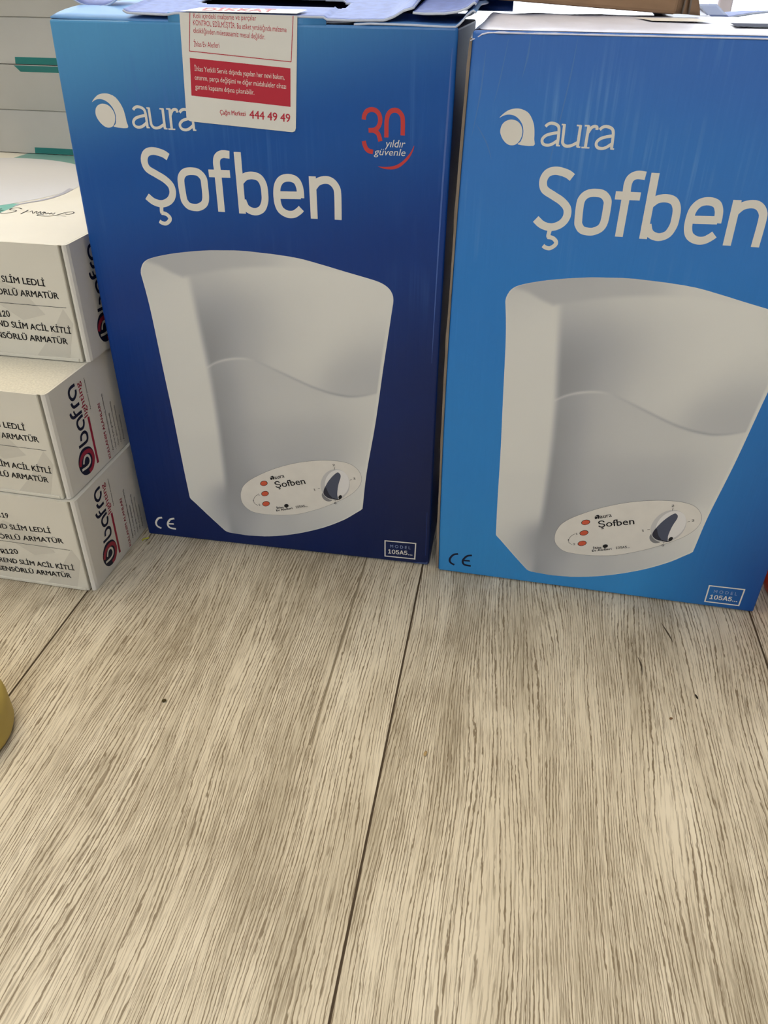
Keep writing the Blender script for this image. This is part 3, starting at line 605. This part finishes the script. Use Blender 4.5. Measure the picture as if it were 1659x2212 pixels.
def heater_print(root, ce_ink, years):
    """everything printed on the front of one heater carton"""
    p = Print()
    for g in ('S', 'f', 'fbar', 'b', 'bb', 'e', 'ee', 'n', 'nn'):
        p.stroke(D('sof_' + g), 3.45, smooth=g not in ('fbar', 'b', 'e', 'n'))
    p.stroke(D('sof_o'), 3.45, closed=True)
    p.stroke(D('sof_ced1'), 1.85, smooth=False); p.stroke(D('sof_ced2'), 1.85)
    p.build('product_name', M_WHITE, root, FRONT, 0.08)
    p = Print(); p.poly(D('cres'), 3); p.poly(D('dot'), 3)
    p.build('brand_emblem', M_WHITE, root, FRONT, 0.08)
    p = Print()
    for i in range(15):
        q = D('aura_%02d' % i); w = 1.22 if len(q) > 2 else (1.25 if abs(q[0][1] - q[1][1]) > 3 else 0.62)
        p.stroke(q, w)
    p.build('brand_name', M_WHITE, root, FRONT, 0.10)
    if years:
        p = Print()
        for n, sm in (('t3a', 1), ('t3b', 1), ('t3c', 1), ('t0', 1)): p.stroke(D(n), 1.95)
        p.poly(D('swoosh'), 3)
        p.build('anniversary_mark', M_RED, root, FRONT, 0.08)
        p = Print(); t = D('tx30')
        p.text('yıldır', t[0], t[1], 3.1, 0.0, shear=0.22); p.text('güvenle', t[2], t[3], 2.9, 0.0, shear=0.22)
        p.build('anniversary_text', M_WHITE, root, FRONT, 0.12)
    # printed photograph of the heater with its control panel
    pic = bpy.data.objects.new('heater_picture', HEATER_ME); COL.objects.link(pic); pic.parent = root
    Print().poly(D('oval'), 4).build('control_panel', M_PANEL, pic, FRONT, 0.16)
    Print().stroke(D('oval'), 0.16, 4, True).build('panel_outline', M_PGREY, pic, FRONT, 0.20)
    for i in range(3):
        Print().poly(D('ledr%d' % i)).build('indicator_rim', M_INK, pic, FRONT, 0.20)
        Print().poly(D('led%d' % i)).build('indicator_light', M_LED, pic, FRONT, 0.24)
    p = Print(); t = D('ptx'); B = 0.012
    p.stroke(D('parc'), 0.22)
    p.text('1', t[0], t[1], 1.2, B, alt=True); p.text('2', t[2], t[3], 1.2, B, alt=True); p.text('3', t[4], t[5], 1.0, B, alt=True)
    p.text('aura', t[6], t[7], 2.5, 0.015); p.text('Şofben', t[8], t[9], 4.2, 0.012)
    p.text('İhlas', t[10], t[11], 1.35, 0.03); p.text('Ev Aletleri', t[12], t[13], 1.35, 0.03)
    p.text('105A5...', t[14], t[15], 1.55, 0.012, alt=True)
    for i, ch in enumerate('2310'): p.text(ch, t[16 + 2 * i], t[17 + 2 * i], 1.25, 0.02, alt=True)
    p.poly(D('pcres')); p.poly(D('pdot')); p.poly(D('tree')); p.stroke(D('trunk'), .5)
    for i in range(4): p.stroke(D('tick%d' % i), .22)
    p.build('panel_lettering', M_INK, pic, FRONT, 0.24)
    Print().poly(D('knobsh')).build('knob_shade', M_PGREY, pic, FRONT, 0.19)
    Print().poly(D('knob0')).build('knob_ring', mat('knob_ring_ink', lin(196, 195, 194), .42, .3), pic, FRONT, 0.22)
    Print().poly(D('knob1')).build('knob_face', M_KNOB, pic, FRONT, 0.25)
    Print().poly(D('handle'), 3).build('knob_handle', M_HANDLE, pic, FRONT, 0.28)
    p = Print().poly(D('hdark'), 3); p.build('knob_handle_end', M_HDARK, pic, FRONT, 0.31)
    p = Print().poly(D('hdot')); p.stroke(D('hlink'), .6); p.build('knob_pointer', M_INK, pic, FRONT, 0.33)
    # conformity mark, model plate
    p = Print(); p.stroke(D('ceC'), 1.25, 8); p.stroke(D('ceE'), 1.25, 8); p.stroke(D('ceB'), 1.1)
    p.build('conformity_mark', ce_ink, root, FRONT, 0.08)
    q = D('mod'); p = Print(); p.frame(q[:4], 0.75); p.text('105A5...', q[6], q[7], 3.1, 0.022, alt=True)
    pl = p.build('model_plate', M_WHITE, root, FRONT, 0.08)
    Print().text('MODEL', q[4], q[5], 2.2, -0.006, space=1.6).build('model_word', M_PALEBLUE, pl, FRONT, 0.10)

BW, BH, BD = 0.1848, 0.2860, 0.108
def heater_body(root, m_front, m_side, m_top, h=BH, name='carton_body', bow=(0, 0)):
    bm = bm_box((0, 0, 0.0006), (BW, BD, h), 0.0013, 3)
    for f in bm.faces:
        n = f.normal
        f.material_index = 0 if n.y < -0.3 else (2 if n.z > 0.7 else 1)
    # the side panels belly out a little between floor and lid
    for k in range(1, 12):
        bmesh.ops.bisect_plane(bm, geom=bm.verts[:] + bm.edges[:] + bm.faces[:], plane_co=(0, 0, h * k / 12), plane_no=(0, 0, 1))
    for v in bm.verts:
        q = 4 * v.co.z * (h - v.co.z) / h ** 2
        v.co.x -= q * (bow[0] if v.co.x < BW / 2 else bow[1])
    return bm_obj(name, bm, [m_front, m_side, m_top], root)

# ------------------------------------------------------------------ dark blue heater carton
B1 = tag(empty('heater_carton', (-0.15402, 0.41182, 0), -0.15900), 'dark navy-blue water heater carton with white sticker, beside the white stack', 'box', 'blue water heater cartons')
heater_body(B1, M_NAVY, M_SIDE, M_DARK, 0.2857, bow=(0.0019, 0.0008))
heater_print(B1, M_WHITE, True)
# worn fold along the right front edge
Print().stroke([(182.6, 278), (182.0, 250), (181.2, 215), (180.6, 165), (180.4, 135)], [0.3, 0.9, 0.8, 0.4, 0.1]).build('edge_wear', mat('worn_pale_blue_ink', lin(74, 104, 170), .5, .3), B1, FRONT, 0.06)
Print().poly([(174, 1.3), (183.6, 1.0), (184.0, 3.6), (182.6, 2.4), (178, 2.2)]).build('corner_wear', mat('worn_grey_ink', lin(72, 86, 128), .6, .2), B1, FRONT, 0.06)
dome = lambda w: 0.0057 * (1 - math.exp(-w / 0.024))
# left top panel, bulging up behind its fold
sheet('top_panel', lambda s, t: (0.0008 + s * 0.062, 0.0006 + t * 0.103, 0.2857 + 0.0008 * (1 - s) + dome(t * 0.103)), 10, 14, M_FLAPL, B1, 0.0008)
# front tab standing proud of the fold in the middle
sheet('front_tab', lambda s, t: (0.0566 + s * 0.0712, 0.0002 + 0.0006 * t, 0.2845 + t * (0.0044 - 0.0006 * s)), 4, 3, M_NAVY, B1, 0.0007)
# small rounded dust tab on the left
def dust(s, t):
    a = (s - .5) * 2
    lowz = 0.2903 + 0.0042 * abs(a) ** 2.6
    return (0.0085 + a * 0.0125, 0.030 + t * 0.03, lowz + t * 0.0075)
sheet('dust_tab', dust, 14, 4, [M_FLAP, M_RIM], B1, 0.0008)
# big lid flap with its carrying hole
ZF = ([.0368, .0375, .039, .0566, .060, .127, .128, .138, .153, .157, .161, .1655], [.2897, .2890, .2887, .2883, .2889, .2884, .2876, .2874, .2877, .2890, .2912, .2924])
def lid(s, t):
    u = 0.0368 + s * (0.1655 - 0.0368); w = t * 0.10
    lead = 0.0
    if u < 0.0566: lead = -0.0012
    return (u, 0.0004 + lead * (1 - t) + w, float(np.interp(u, *ZF)) + 0.0002 + 0.135 * min(w, .05) + 0.03 * max(w - .05, 0))
def hole(s, t):
    u = 0.0368 + s * (0.1655 - 0.0368); w = t * 0.10
    return ((u - 0.097) / 0.0345) ** 4 + ((w - 0.031) / 0.0115) ** 4 < 1
sheet('hole_dark_backing', lambda s, t: (0.040 + s * 0.122, 0.046 + t * 0.006, 0.2857 + t * 0.0088), 8, 3, M_DARK, B1, 0.0008)  # dark panel added behind the carrying hole to stand for shade inside
sheet('lid_flap', lid, 90, 44, [M_FLAP, M_RIM], B1, 0.0009, hole)
ZG = ([.1652, .1700, .1785, .184, .188, .1905, .1918], [.2908, .2905, .2907, .2914, .2928, .2948, .2940])
sheet('lid_flap_corner', lambda s, t: (0.1652 + s * 0.0266, 0.0002 + t * 0.095, float(np.interp(0.1652 + s * 0.0266, *ZG)) + 0.09 * min(t * 0.095, .05)), 26, 10, [M_FLAP, M_RIM], B1, 0.0009)
ZB = ([.140, .147, .165, .1785, .1838, .1864, .1882, .1906, .1920], [.2862, .2866, .2864, .2860, .2860, .2886, .2908, .2920, .2910])
sheet('side_flap', lambda s, t: (0.140 + s * 0.052, 0.0003 + t * 0.09, float(np.interp(0.140 + s * 0.052, *ZB)) + 0.10 * min(t * 0.09, .025)), 36, 12, [M_FLAPL, M_RIM], B1, 0.0008)
# back flap left standing up behind the right corner
sheet('back_flap', lambda s, t: (0.150 + s * 0.054, 0.092 + 0.006 * t + 0.002 * math.sin(s * 4), 0.2900 + t * 0.0120), 10, 6, [M_SIDE, M_RIM], B1, 0.0009)
# sticker folded over the front edge
def stick_front():
    q = D('st_corner'); L0, R0 = 60.2, 112.6; L1, R1 = 62.6, 115.6
    yb0, yb1, r = 246.2, 243.2, 1.8
    pts = [(L0 + 0.0, yb0 + r), (L0 + r * .3, yb0 + r * .3), (L0 + r, yb0 - .05), (R0 - r, yb1 + .05), (R0 - r * .3, yb1 + r * .3), (R0, yb1 + r), (R1, 288.6), (L1, 289.0)]
    return Print().poly(pts)
stk = stick_front().build('sticker', M_STICK, B1, ((0, 0, 0), (1, 0, 0), (0, 0, 1), (0, -1, 0)), 0.45)
t = D('st_tx'); p = Print()
p.text('Koli içindeki malzeme ve parçalar', t[0], t[1], 1.9, 0.0)
p.text('KONTROL EDİLMİŞTİR. Bu etiket yırtıldığında malzeme', t[2], t[3], 2.0, 0.0)
p.text('eksikliğinden müessesemiz mesul değildir.', t[4], t[5], 2.0, 0.0)
p.text('İhlas Ev Aletleri', t[6], t[7], 2.0, 0.0)
p.text('Çağrı Merkezi', t[14], t[15], 1.9, 0.02); p.text('444 49 49', t[16], t[17], 3.3, 0.015)
f = D('st_frame'); p.stroke([f[0], f[1]], .3); p.stroke([f[1], f[2]], .3); p.stroke([f[2], f[3]], .3)
p.build('sticker_lettering', M_CRIM, stk, FRONT, 0.50)
Print().poly(D('st_red')).build('sticker_red_field', M_CRIM, stk, FRONT, 0.49)
p = Print()
p.text('İhlas Yetkili Servis dışında yapılan her nevi bakım,', t[8], t[9], 2.0, 0.0)
p.text('onarım, parça değişimi ve diğer müdahaleler cihazı', t[10], t[11], 2.0, 0.0)
p.text('garanti kapsamı dışına çıkarabilir.', t[12], t[13], 2.0, 0.0)
p.build('sticker_white_lettering', M_WHITE, stk, FRONT, 0.53)
# the part folded onto the lid, with the top line of the notice
sl = 0.135
FT = ((0.0, -0.00045, 0.2891), (1, 0, 0), (0, 1 / math.hypot(1, sl), sl / math.hypot(1, sl)), (0, -sl / math.hypot(1, sl), 1 / math.hypot(1, sl)))
top_s = Print().poly([(62.8, 0), (115.4, -0.3), (118.0, 8.2), (117, 9), (69.5, 10.0), (68.4, 9.2)]).build('sticker_fold', M_STICK, stk, FT, 0.35)
Print().text('DİKKAT', (72, 2.6), (104, 2.4), 6.0, 0.02).build('sticker_heading', mat('faded_red_print_ink', lin(214, 100, 112), .45, .3), stk, FT, 0.45)
Print().stroke([(182.0, 40), (182.4, 8)], .4).build('edge_line', mat('edge_blue_ink', lin(30, 50, 110), .5, .3), B1, FRONT, .05)

# ------------------------------------------------------------------ light blue heater carton
B2 = tag(empty('heater_carton', (0.03402, 0.37782, 0), -0.19402), 'light azure-blue water heater carton with black conformity mark, in front at right', 'box', 'blue water heater cartons')
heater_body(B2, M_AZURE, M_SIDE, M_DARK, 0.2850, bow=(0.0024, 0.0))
heater_print(B2, M_NAVYINK, False)
bm = bmesh.new()
zs = np.linspace(0.002, 0.282, 29)
rows = []
for i, z in enumerate(zs):
    wob = 0.00015 * math.sin(z * 60) + (0.0003 if i % 6 == 3 else 0); bx_ = -0.0024 * 4 * z * (.285 - z) / .285 ** 2
    rows.append([bm.verts.new((x + bx_, y, z)) for x, y in ((-0.0011 - wob, -0.0001), (0.0001, -0.0003), (0.0001, 0.004), (-0.0011 - wob, 0.004))])
for a, b in zip(rows, rows[1:]):
    for i in range(4): bm.faces.new((a[i], a[(i + 1) % 4], b[(i + 1) % 4], b[i]))
bm.faces.new(rows[0][::-1]); bm.faces.new(rows[-1])
bm_obj('raw_board_edge', bm, M_KEDGE, B2)
def film(s, t):
    u = -0.0008 + s * (BW + 0.0008); w = t * 0.105
    rag = 0.0006 * math.sin(s * 160) * math.exp(-s * 7) + 0.0004 * math.sin(s * 63)* math.exp(-s * 3)
    corner = -0.0030 * math.exp(-((u + .001) / 0.004) ** 2)
    z = 0.2851 + 0.0003 + 0.0040 * (1 - math.exp(-w / 0.05)) + corner * (1 - t)
    if t == 0: return (u, -0.0006 + rag, z - 0.0012)
    return (u, -0.0004 + rag * (1 - t) + w, z + 0.0004 * math.sin(s * 40 + t * 9) * math.exp(-s * 4))
sheet('top_flap', film, 80, 16, M_FILM, B2, 0.0004)
topz = lambda w: 0.2856 + 0.0040 * (1 - math.exp(-w / 0.05))
def on_top(name, m, u0, u1, w0, w1, lift, skew=0.0):
    vs = []; n = 8
    for j in range(n + 1):
        w = w0 + (w1 - w0) * j / n
        vs += [(u0 + skew * j / n, w, topz(w) + lift), (u1 + skew * j / n, w, topz(w) + lift)]
    return mesh_obj(name, vs, [[2 * j, 2 * j + 1, 2 * j + 3, 2 * j + 2] for j in range(n)], m, B2)
on_top('tape_label', mat('cream_tape', lin(228, 226, 222), .5, .3), 0.074, 0.100, 0.040, 0.062, 0.0005, -0.006)
on_top('tuck_slot_shade', M_DARK, 0.106, 0.124, 0.020, 0.036, 0.0005)  # flat dark patch painted for the shade in the slot
# crumpled clear film streaks on the front
for (pts, ws) in (([(6, 278), (5, 262), (2.5, 245)], [0.2, .7, .1]), ([(15, 282), (13, 268), (11, 258)], [.2, .5, .1]),
                  ([(43, 284), (42, 270), (39.5, 250), (37, 232)], [.1, .6, .5, .1]), ([(4, 250), (9, 243), (12, 236)], [.1, .6, .1]),
                  ([(24, 284), (23.5, 276), (22, 268)], [.2, .8, .1])):
    Print().stroke(pts, ws).build('film_crease', mat('pale_film_crease', lin(72, 122, 190), .35, .5), B2, FRONT, 0.05)

# ------------------------------------------------------------------ third heater carton behind the light one
c2, s2 = math.cos(-0.19402), math.sin(-0.19402)
def b2w(u, w, z=0.0): return (0.03402 + u * c2 - w * s2, 0.37782 + u * s2 + w * c2, z)
B3 = tag(empty('heater_carton', b2w(0.004, 0.112), -0.19402), 'blue heater carton with open flaps just seen behind the light blue carton', 'box', 'blue water heater cartons')
heater_body(B3, M_NAVY, M_SIDE, M_DARK, 0.2860)
sheet('top_flap', lambda s, t: (0.112 + s * 0.072, -0.0005 + t * 0.07, 0.2866 + 0.0032 * math.sin(math.pi * min(1, s * 1.4)) * (1 - t * .4) + 0.002), 24, 8, [M_FLAP, M_RIM], B3, 0.0009)
sheet('corner_flap', lambda s, t: (0.103 + s * 0.010, -0.0018 + t * 0.05, 0.2868 + 0.0050 * t + 0.0018), 6, 5, [M_SIDE, M_RIM], B3, 0.0009)
sheet('film_flap', lambda s, t: (0.078 + s * 0.026, -0.0035 + t * 0.05, 0.2878 + 0.0030 * t + 0.001 * s), 6, 5, M_FILM, B3, 0.0006)

# ------------------------------------------------------------------ brown carton lying on top
kc = tag(empty('cardboard_box', b2w(0.0965, 0.085, 0.2893), -0.19402), 'brown corrugated cardboard box lying on the light blue heater carton', 'box')
kc.rotation_euler = (0, math.radians(3.2), -0.19402)
box_obj('carton_body', (-0.142, 0, 0), (-0.008, 0.105, 0.055), M_KRAFT, kc, 0.0015)
def crush(k):
    def fn(s, t):
        a = k * 1.1
        return (-0.0085 + 0.0032 * k + 0.0022 * math.sin(t * 9 + a) * (0.3 + s) + s * 0.004, 0.0015 + s * 0.006 + 0.002 * math.sin(t * 14 + a), 0.0004 + t * 0.052)
    return fn
for k in range(3): sheet('crushed_corner', crush(k), 5, 20, [M_KRAFT, M_KEDGE], kc, 0.0012)

# ------------------------------------------------------------------ white lamp cartons
LH, LD, LW = 0.0633, 0.33, 0.285
def lamp_carton(loc, rz, label, tx, dusty=False, picture=False):
    r = tag(empty('lamp_carton', loc, rz), label, 'box', 'white lamp cartons in the stack')
    prof = [(-LW, 0), (-0.0056, 0), (-0.0047, 0.0001), (-0.0044, 0.0006), (-0.0045, 0.0050), (-0.0035, 0.0050), (-0.0033, 0.0016), (-0.0026, 0.0006), (-0.0015, 0.0005), (-0.0005, 0.0014), (0, 0.0034), (0, LD), (-LW, LD)]
    bm = bmesh.new(); z0, z1 = 0.0003, LH - 0.0002
    lo = [bm.verts.new((x, y, z0)) for x, y in prof]; hi = [bm.verts.new((x, y, z1)) for x, y in prof]
    n = len(prof)
    for i in range(n):
        j = (i + 1) % n; f = bm.faces.new((lo[i], lo[j], hi[j], hi[i])); f.material_index = 1 if 4 <= i <= 10 else 0
    bm.faces.new(lo[::-1]); bm.faces.new(hi)
    bm_obj('carton_body', bm, [M_LBOX, M_LSIDE], r)
    # tuck lip under the front panel
    box_obj('tuck_lip', (-LW, -0.0006, 0.0004), (-0.006, 0.0002, 0.0022), M_LBOX, r, 0.0003)
    box_obj('lid_panel', (-LW + .001, 0.0008, LH - 0.0006), (-0.0012, LD - .001, LH - 0.0001), M_DUST if dusty else M_LBOX, r, 0.0002)
    # faint printed facets on the front
    FF = ((0, 0, 0), (1, 0, 0), (0, 0, 1), (0, -1, 0))
    Print().poly([(-62, 33), (-48, 45), (-30, 38), (-20, 26), (-34, 22), (-46, 30)]).poly([(-32, 0.8), (-12, 0.8), (-5, 22), (-9, 30), (-20, 14)]).poly([(-95, 2), (-70, 2), (-52, 12), (-70, 22)]).build('printed_facet', M_FACET, r, FF, 0.06)
    T = D(tx); p = Print(); B = 0.024
    p.text('TREND SLİM LEDLİ', T[0], T[1], 3.3, B, ref='SLİM LEDLİ')
    p.text('SENSÖRLÜ ARMATÜR', T[2], T[3], 3.3, B, ref='ÖRLÜ ARMATÜR')
    p.text('FR119', (T[4][0] - 4, T[4][1]), T[4], 3.3, B, ref='19', alt=True)
    p.text('FR120', T[7], T[8], 3.3, B, ref='120', alt=True)
    p.text('TREND SLİM ACİL KİTLİ', T[9], T[10], 3.3, B, ref='SLİM ACİL KİTLİ')
    p.text('SENSÖRLÜ ARMATÜR', T[11], T[12], 3.3, B, ref='NSÖRLÜ ARMATÜR' if tx == 'l3tx' else 'SENSÖRLÜ ARMATÜR')
    p.stroke([(T[6][0] - 110, T[6][1] + .6), T[6]], 0.22)
    p.build('front_lettering', M_INK, r, FF, 0.09)
    # end panel print: it reads upwards
    SF = ((0, 0, 0), (0, 1, 0), (0, 0, 1), (1, 0, 0))
    lg = Print().poly(D('em_out'), 3).build('maker_emblem', M_NAVYINK, r, SF, 0.07)
    Print().stroke(D('em_red'), 2.5).build('emblem_red_arc', M_MAROON, lg, SF, 0.11)
    Print().stroke(D('em_wht'), 1.45).build('emblem_white_letter', M_WHITE, lg, SF, 0.14)
    nm = Print()
    for i in range(6): nm.stroke(D('nm_%d' % i), 1.75 if i != 3 else 1.2)
    nm.build('maker_name', M_NAVYINK, r, SF, 0.07)
    q = D('nm_tx')
    Print().text('lighting', q[0], q[1], 3.9, 0.012).build('maker_second_word', M_MAROON, r, SF, 0.07)
    Print().stroke(D('em_bar'), 2.0).build('red_bar', M_MAROON, r, SF, 0.07)
    Print().text('KULLANIM ALANLARI', q[2], q[3], 2.4, 0.022).build('use_heading', M_MAROON, r, SF, 0.07)
    p = Print()
    for i, (s, ln) in enumerate((('- Apartman merdiven boşluklarında, koridorlarda', 38), ('- Otel ve iş yeri girişlerinde', 24), ('- Depo, garaj ve bodrum katlarında', 30), ('- Ofis ve okul koridorlarında', 26), ('- Asansör önlerinde', 18))):
        p.text(s, (50.0 + 3.4 * i, 3.4), (50.0 + 3.4 * i, 3.4 + ln), 1.5, 0.0)
    p.text('Aydınlatma armatürleri', (36.6, 38), (36.6, 57), 1.1, 0.0)
    p.build('use_list', M_INK, r, SF, 0.07)
    if picture:
        TF = ((0, 0, LH - 0.0001), (1, 0, 0), (0, 1, 0), (0, 0, 1))
        c = (-147.0, 124.0)
        ring = lambda rad, k=48: [(c[0] + rad * math.cos(2 * math.pi * i / k), c[1] + rad * math.sin(2 * math.pi * i / k)) for i in range(k)]
        Print().poly(D('tl_hi')).poly([(-127, 228), (-70, 222), (-60, 170), (-104, 188)]).build('printed_band', M_TEALP, r, TF, 0.06)
        Print().poly(D('tl_lo')).build('printed_band', M_TEALL, r, TF, 0.06)
        Print().poly(ring(86.0)).build('printed_lamp', M_DISC, r, TF, 0.12)
        Print().poly(D('rim')).build('printed_lamp_rim', M_DISCR, r, TF, 0.15)
        p = Print()
        for i in range(6): p.stroke(D('sc_%d' % i), 0.62 if i in (0, 3, 4) else 0.42, 4)
        p.build('printed_script', M_INK, r, TF, 0.18)
    return r
lamp_carton((-0.1701, 0.3532, 0.0), math.radians(-10.8), 'bottom white lamp carton of the stack, standing on the floor', 'l1tx')
lamp_carton((-0.1723, 0.3555, LH), math.radians(-11.3), 'middle white lamp carton of the stack with dusty lid', 'l3tx', dusty=True)
L3r = lamp_carton((-0.1620, 0.3962, 2 * LH), math.radians(-9.8), 'third white lamp carton up, with printed round lamp on its lid', 'l3tx', picture=True)

UH = 0.0597
def far_carton(k, label, stripe):
    a = math.radians(-10.8); ca, sa = math.cos(a), math.sin(a)
    def lw(x, y): return (-0.1613 + x * ca - y * sa, 0.3962 + x * sa + y * ca)
    z0 = 3 * LH + 0.0002 + k * UH
    r = tag(empty('lamp_carton', (*lw(-0.012, 0.2287), z0), a), label, 'box', 'white lamp cartons lying on the stack')
    # front panel pinched inwards along its middle crease
    prof = [(-0.0030, 0.0), (0.0034, 0.0283), (0.0044, 0.0287), (0.0034, 0.0291), (-0.0046, UH - 0.0004)]
    bm = bmesh.new(); A = [bm.verts.new((-0.26, y, z + .0002)) for y, z in prof]; Bv = [bm.verts.new((0, y, z + .0002)) for y, z in prof]
    A += [bm.verts.new((-0.26, 0.16, UH - .0002)), bm.verts.new((-0.26, 0.16, .0002))]; Bv += [bm.verts.new((0, 0.16, UH - .0002)), bm.verts.new((0, 0.16, .0002))]
    n = len(A)
    for i in range(n): bm.faces.new((A[i], Bv[i], Bv[(i + 1) % n], A[(i + 1) % n]))
    bm.faces.new(A[::-1]); bm.faces.new(Bv)
    bmesh.ops.recalc_face_normals(bm, faces=bm.faces)
    bm_obj('carton_body', bm, mat('shaded_white_lamp_carton', lin(184, 182, 173), .5, .3, noise=((22, 22, 22), .03)), r)  # same white board, greyed: shade on these cartons put into the colour
    # teal stripe along the panel edge
    x0 = -0.144
    zz = [(0.0003, 0.0046)] if stripe == 'low' else [(UH - 0.0046, UH - 0.0006)]
    if stripe == 'both': zz = [(0.0003, 0.0043), (UH - 0.0046, UH - 0.0006)]
    def py(z): return float(np.interp(z, [0, .0285, UH], [-0.0030, 0.0036, -0.0046])) - 0.0002
    for lo, hi in zz:
        sk = 0.0 if lo < 0.02 else 0.003
        mesh_obj('teal_stripe', [(x0 + sk, py(lo), lo), (-0.0005, py(lo), lo), (-0.0005, py(hi), hi), (x0 - sk * .2, py(hi), hi)], [[0, 1, 2, 3]], M_TEAL, r)
    return r
far_carton(0, 'white lamp carton with teal stripes resting on the lid of the stack', 'both')
far_carton(1, 'topmost white lamp carton above the teal-striped one, cut by the frame', 'low')

# ------------------------------------------------------------------ things at the frame's edges
def lathe(name, prof, m, parent, seg=48):
    vs = []; fs = []
    for i in range(seg):
        a = 2 * math.pi * i / seg
        vs += [(r * math.cos(a), r * math.sin(a), z) for r, z in prof]
    n = len(prof)
    for i in range(seg):
        j = (i + 1) % seg
        for k in range(n - 1): fs.append([i * n + k, j * n + k, j * n + k + 1, i * n + k + 1])
    return mesh_obj(name, vs, fs, m, parent, smooth=True)
ye = tag(empty('yellow_tub', (-0.2060, 0.2440, 0)), 'mustard yellow rounded plastic tub on the planks at the left edge', 'tub')
R = 0.0300; Hh = 0.026
pr = [(0.0001, 0.0002), (R * .9, 0.0002), (R * .97, 0.0015)] + [(R, 0.004 + i * 0.002) for i in range(5)]
pr += [(R - 0.010 + 0.010 * math.cos(math.pi / 2 * i / 8), Hh - 0.010 + 0.010 * math.sin(math.pi / 2 * i / 8)) for i in range(9)] + [(0.0001, Hh + .0004)]
lathe('tub_body', pr, M_YEL, ye)
lathe('lid_ridge', [(R - .012, Hh - .0003), (R - .0125, Hh + .0009), (R - .0145, Hh + .0009), (R - .015, Hh - .0003)], M_YEL, ye)

rb = tag(empty('red_bag', b2w(0.2045, 0.020)), 'orange-red soft plastic bag on the floor beside the light blue carton', 'bag')
vs = []; fs = []; NS, NZ = 40, 22
for j in range(NZ + 1):
    t = j / NZ; z = 0.0003 + 0.10 * t
    prf = (0.35 + 0.65 * min(1, t / 0.16) ** 0.5) * (1 - 0.25 * max(0, t - .5) * 2 * .6)
    for i in range(NS):
        a = 2 * math.pi * i / NS
        rr = 1 + 0.05 * math.sin(6 * a + 5 * t) + 0.03 * math.sin(11 * a - 9 * t)
        vs.append((0.0155 * prf * rr * math.cos(a), 0.026 * prf * rr * math.sin(a), z))
for j in range(NZ):
    for i in range(NS): fs.append([j * NS + i, j * NS + (i + 1) % NS, (j + 1) * NS + (i + 1) % NS, (j + 1) * NS + i])
fs.append(list(range(NS - 1, -1, -1))); fs.append([NZ * NS + i for i in range(NS)])
mesh_obj('bag_body', vs, fs, M_REDB, rb, smooth=True)
sheet('bag_neck', lambda s, t: (-0.010 + s * 0.020, 0.004 * math.sin(s * 9), 0.099 + t * 0.018), 12, 4, M_REDB, rb, 0.0008)

# ------------------------------------------------------------------ crumbs on the floor
def crumb(name, x, y, sx, sy, sz, col, label, cat='crumb', rz=0.0, group=None):
    bm = bmesh.new(); bmesh.ops.create_icosphere(bm, subdivisions=2, radius=1.0)
    for v in bm.verts:
        k = 1 + random.uniform(-.18, .18); v.co = Vector((v.co.x * sx * k, v.co.y * sy * k, max(v.co.z, -.75) * sz + sz * .75))
    o = bm_obj(name, bm, mat('crumb_%d_%d_%d' % col, lin(*col), .7, .2, noise=((900, 900, 900), .2)), None, True)
    o.location = (x, y, 0.0001); o.rotation_euler = (0, 0, rz)
    return tag(o, label, cat, group)
crumb('pebble', -0.1093, 0.2692, .0012, .0010, .0007, (72, 62, 34), 'small dark brown pebble on the plank at left', 'pebble')
crumb('dirt_crumb', 0.1611, 0.2769, .0005, .0016, .0005, (44, 36, 28), 'tiny black elongated crumb on the plank at right', 'crumb', .1)
crumb('seed', 0.0211, 0.2387, .0008, .0015, .0006, (176, 150, 104), 'tiny tan seed just right of the middle joint', 'seed', -.3)
crumb('wood_chip', 0.1437, 0.2623, .0010, .0006, .0004, (120, 90, 62), 'tiny brown chip on the plank below the black crumb', 'chip', .3)
yb = tag(empty('yellow_shred', (-0.1560, 0.4040, 0.0001), 0.6), 'tiny yellow plastic shred at the corner between white stack and navy carton', 'shred')
sheet('shred_curl', lambda s, t: (0.0042 * s, 0.0012 * t + 0.0010 * math.sin(s * 5), 0.0006 + 0.0016 * s * s), 8, 2, mat('yellow_shred', lin(190, 186, 70), .5, .3), yb, 0.0004)

# short dark cracks in the wood figure of one plank
for pts in ([(0.1386, 0.3055), (0.1388, 0.2990), (0.1374, 0.2915)], [(0.1593, 0.3330), (0.1606, 0.3240), (0.1612, 0.3170)]):
    Print().stroke([(x * 1000, y * 1000) for x, y in pts], [0.1, 1.1, 0.1]).build('plank_crack', mat('dark_crack', lin(84, 74, 62), .8, .1), fl, ((0, 0, 0), (1, 0, 0), (0, 1, 0), (0, 0, 1)), 0.05)
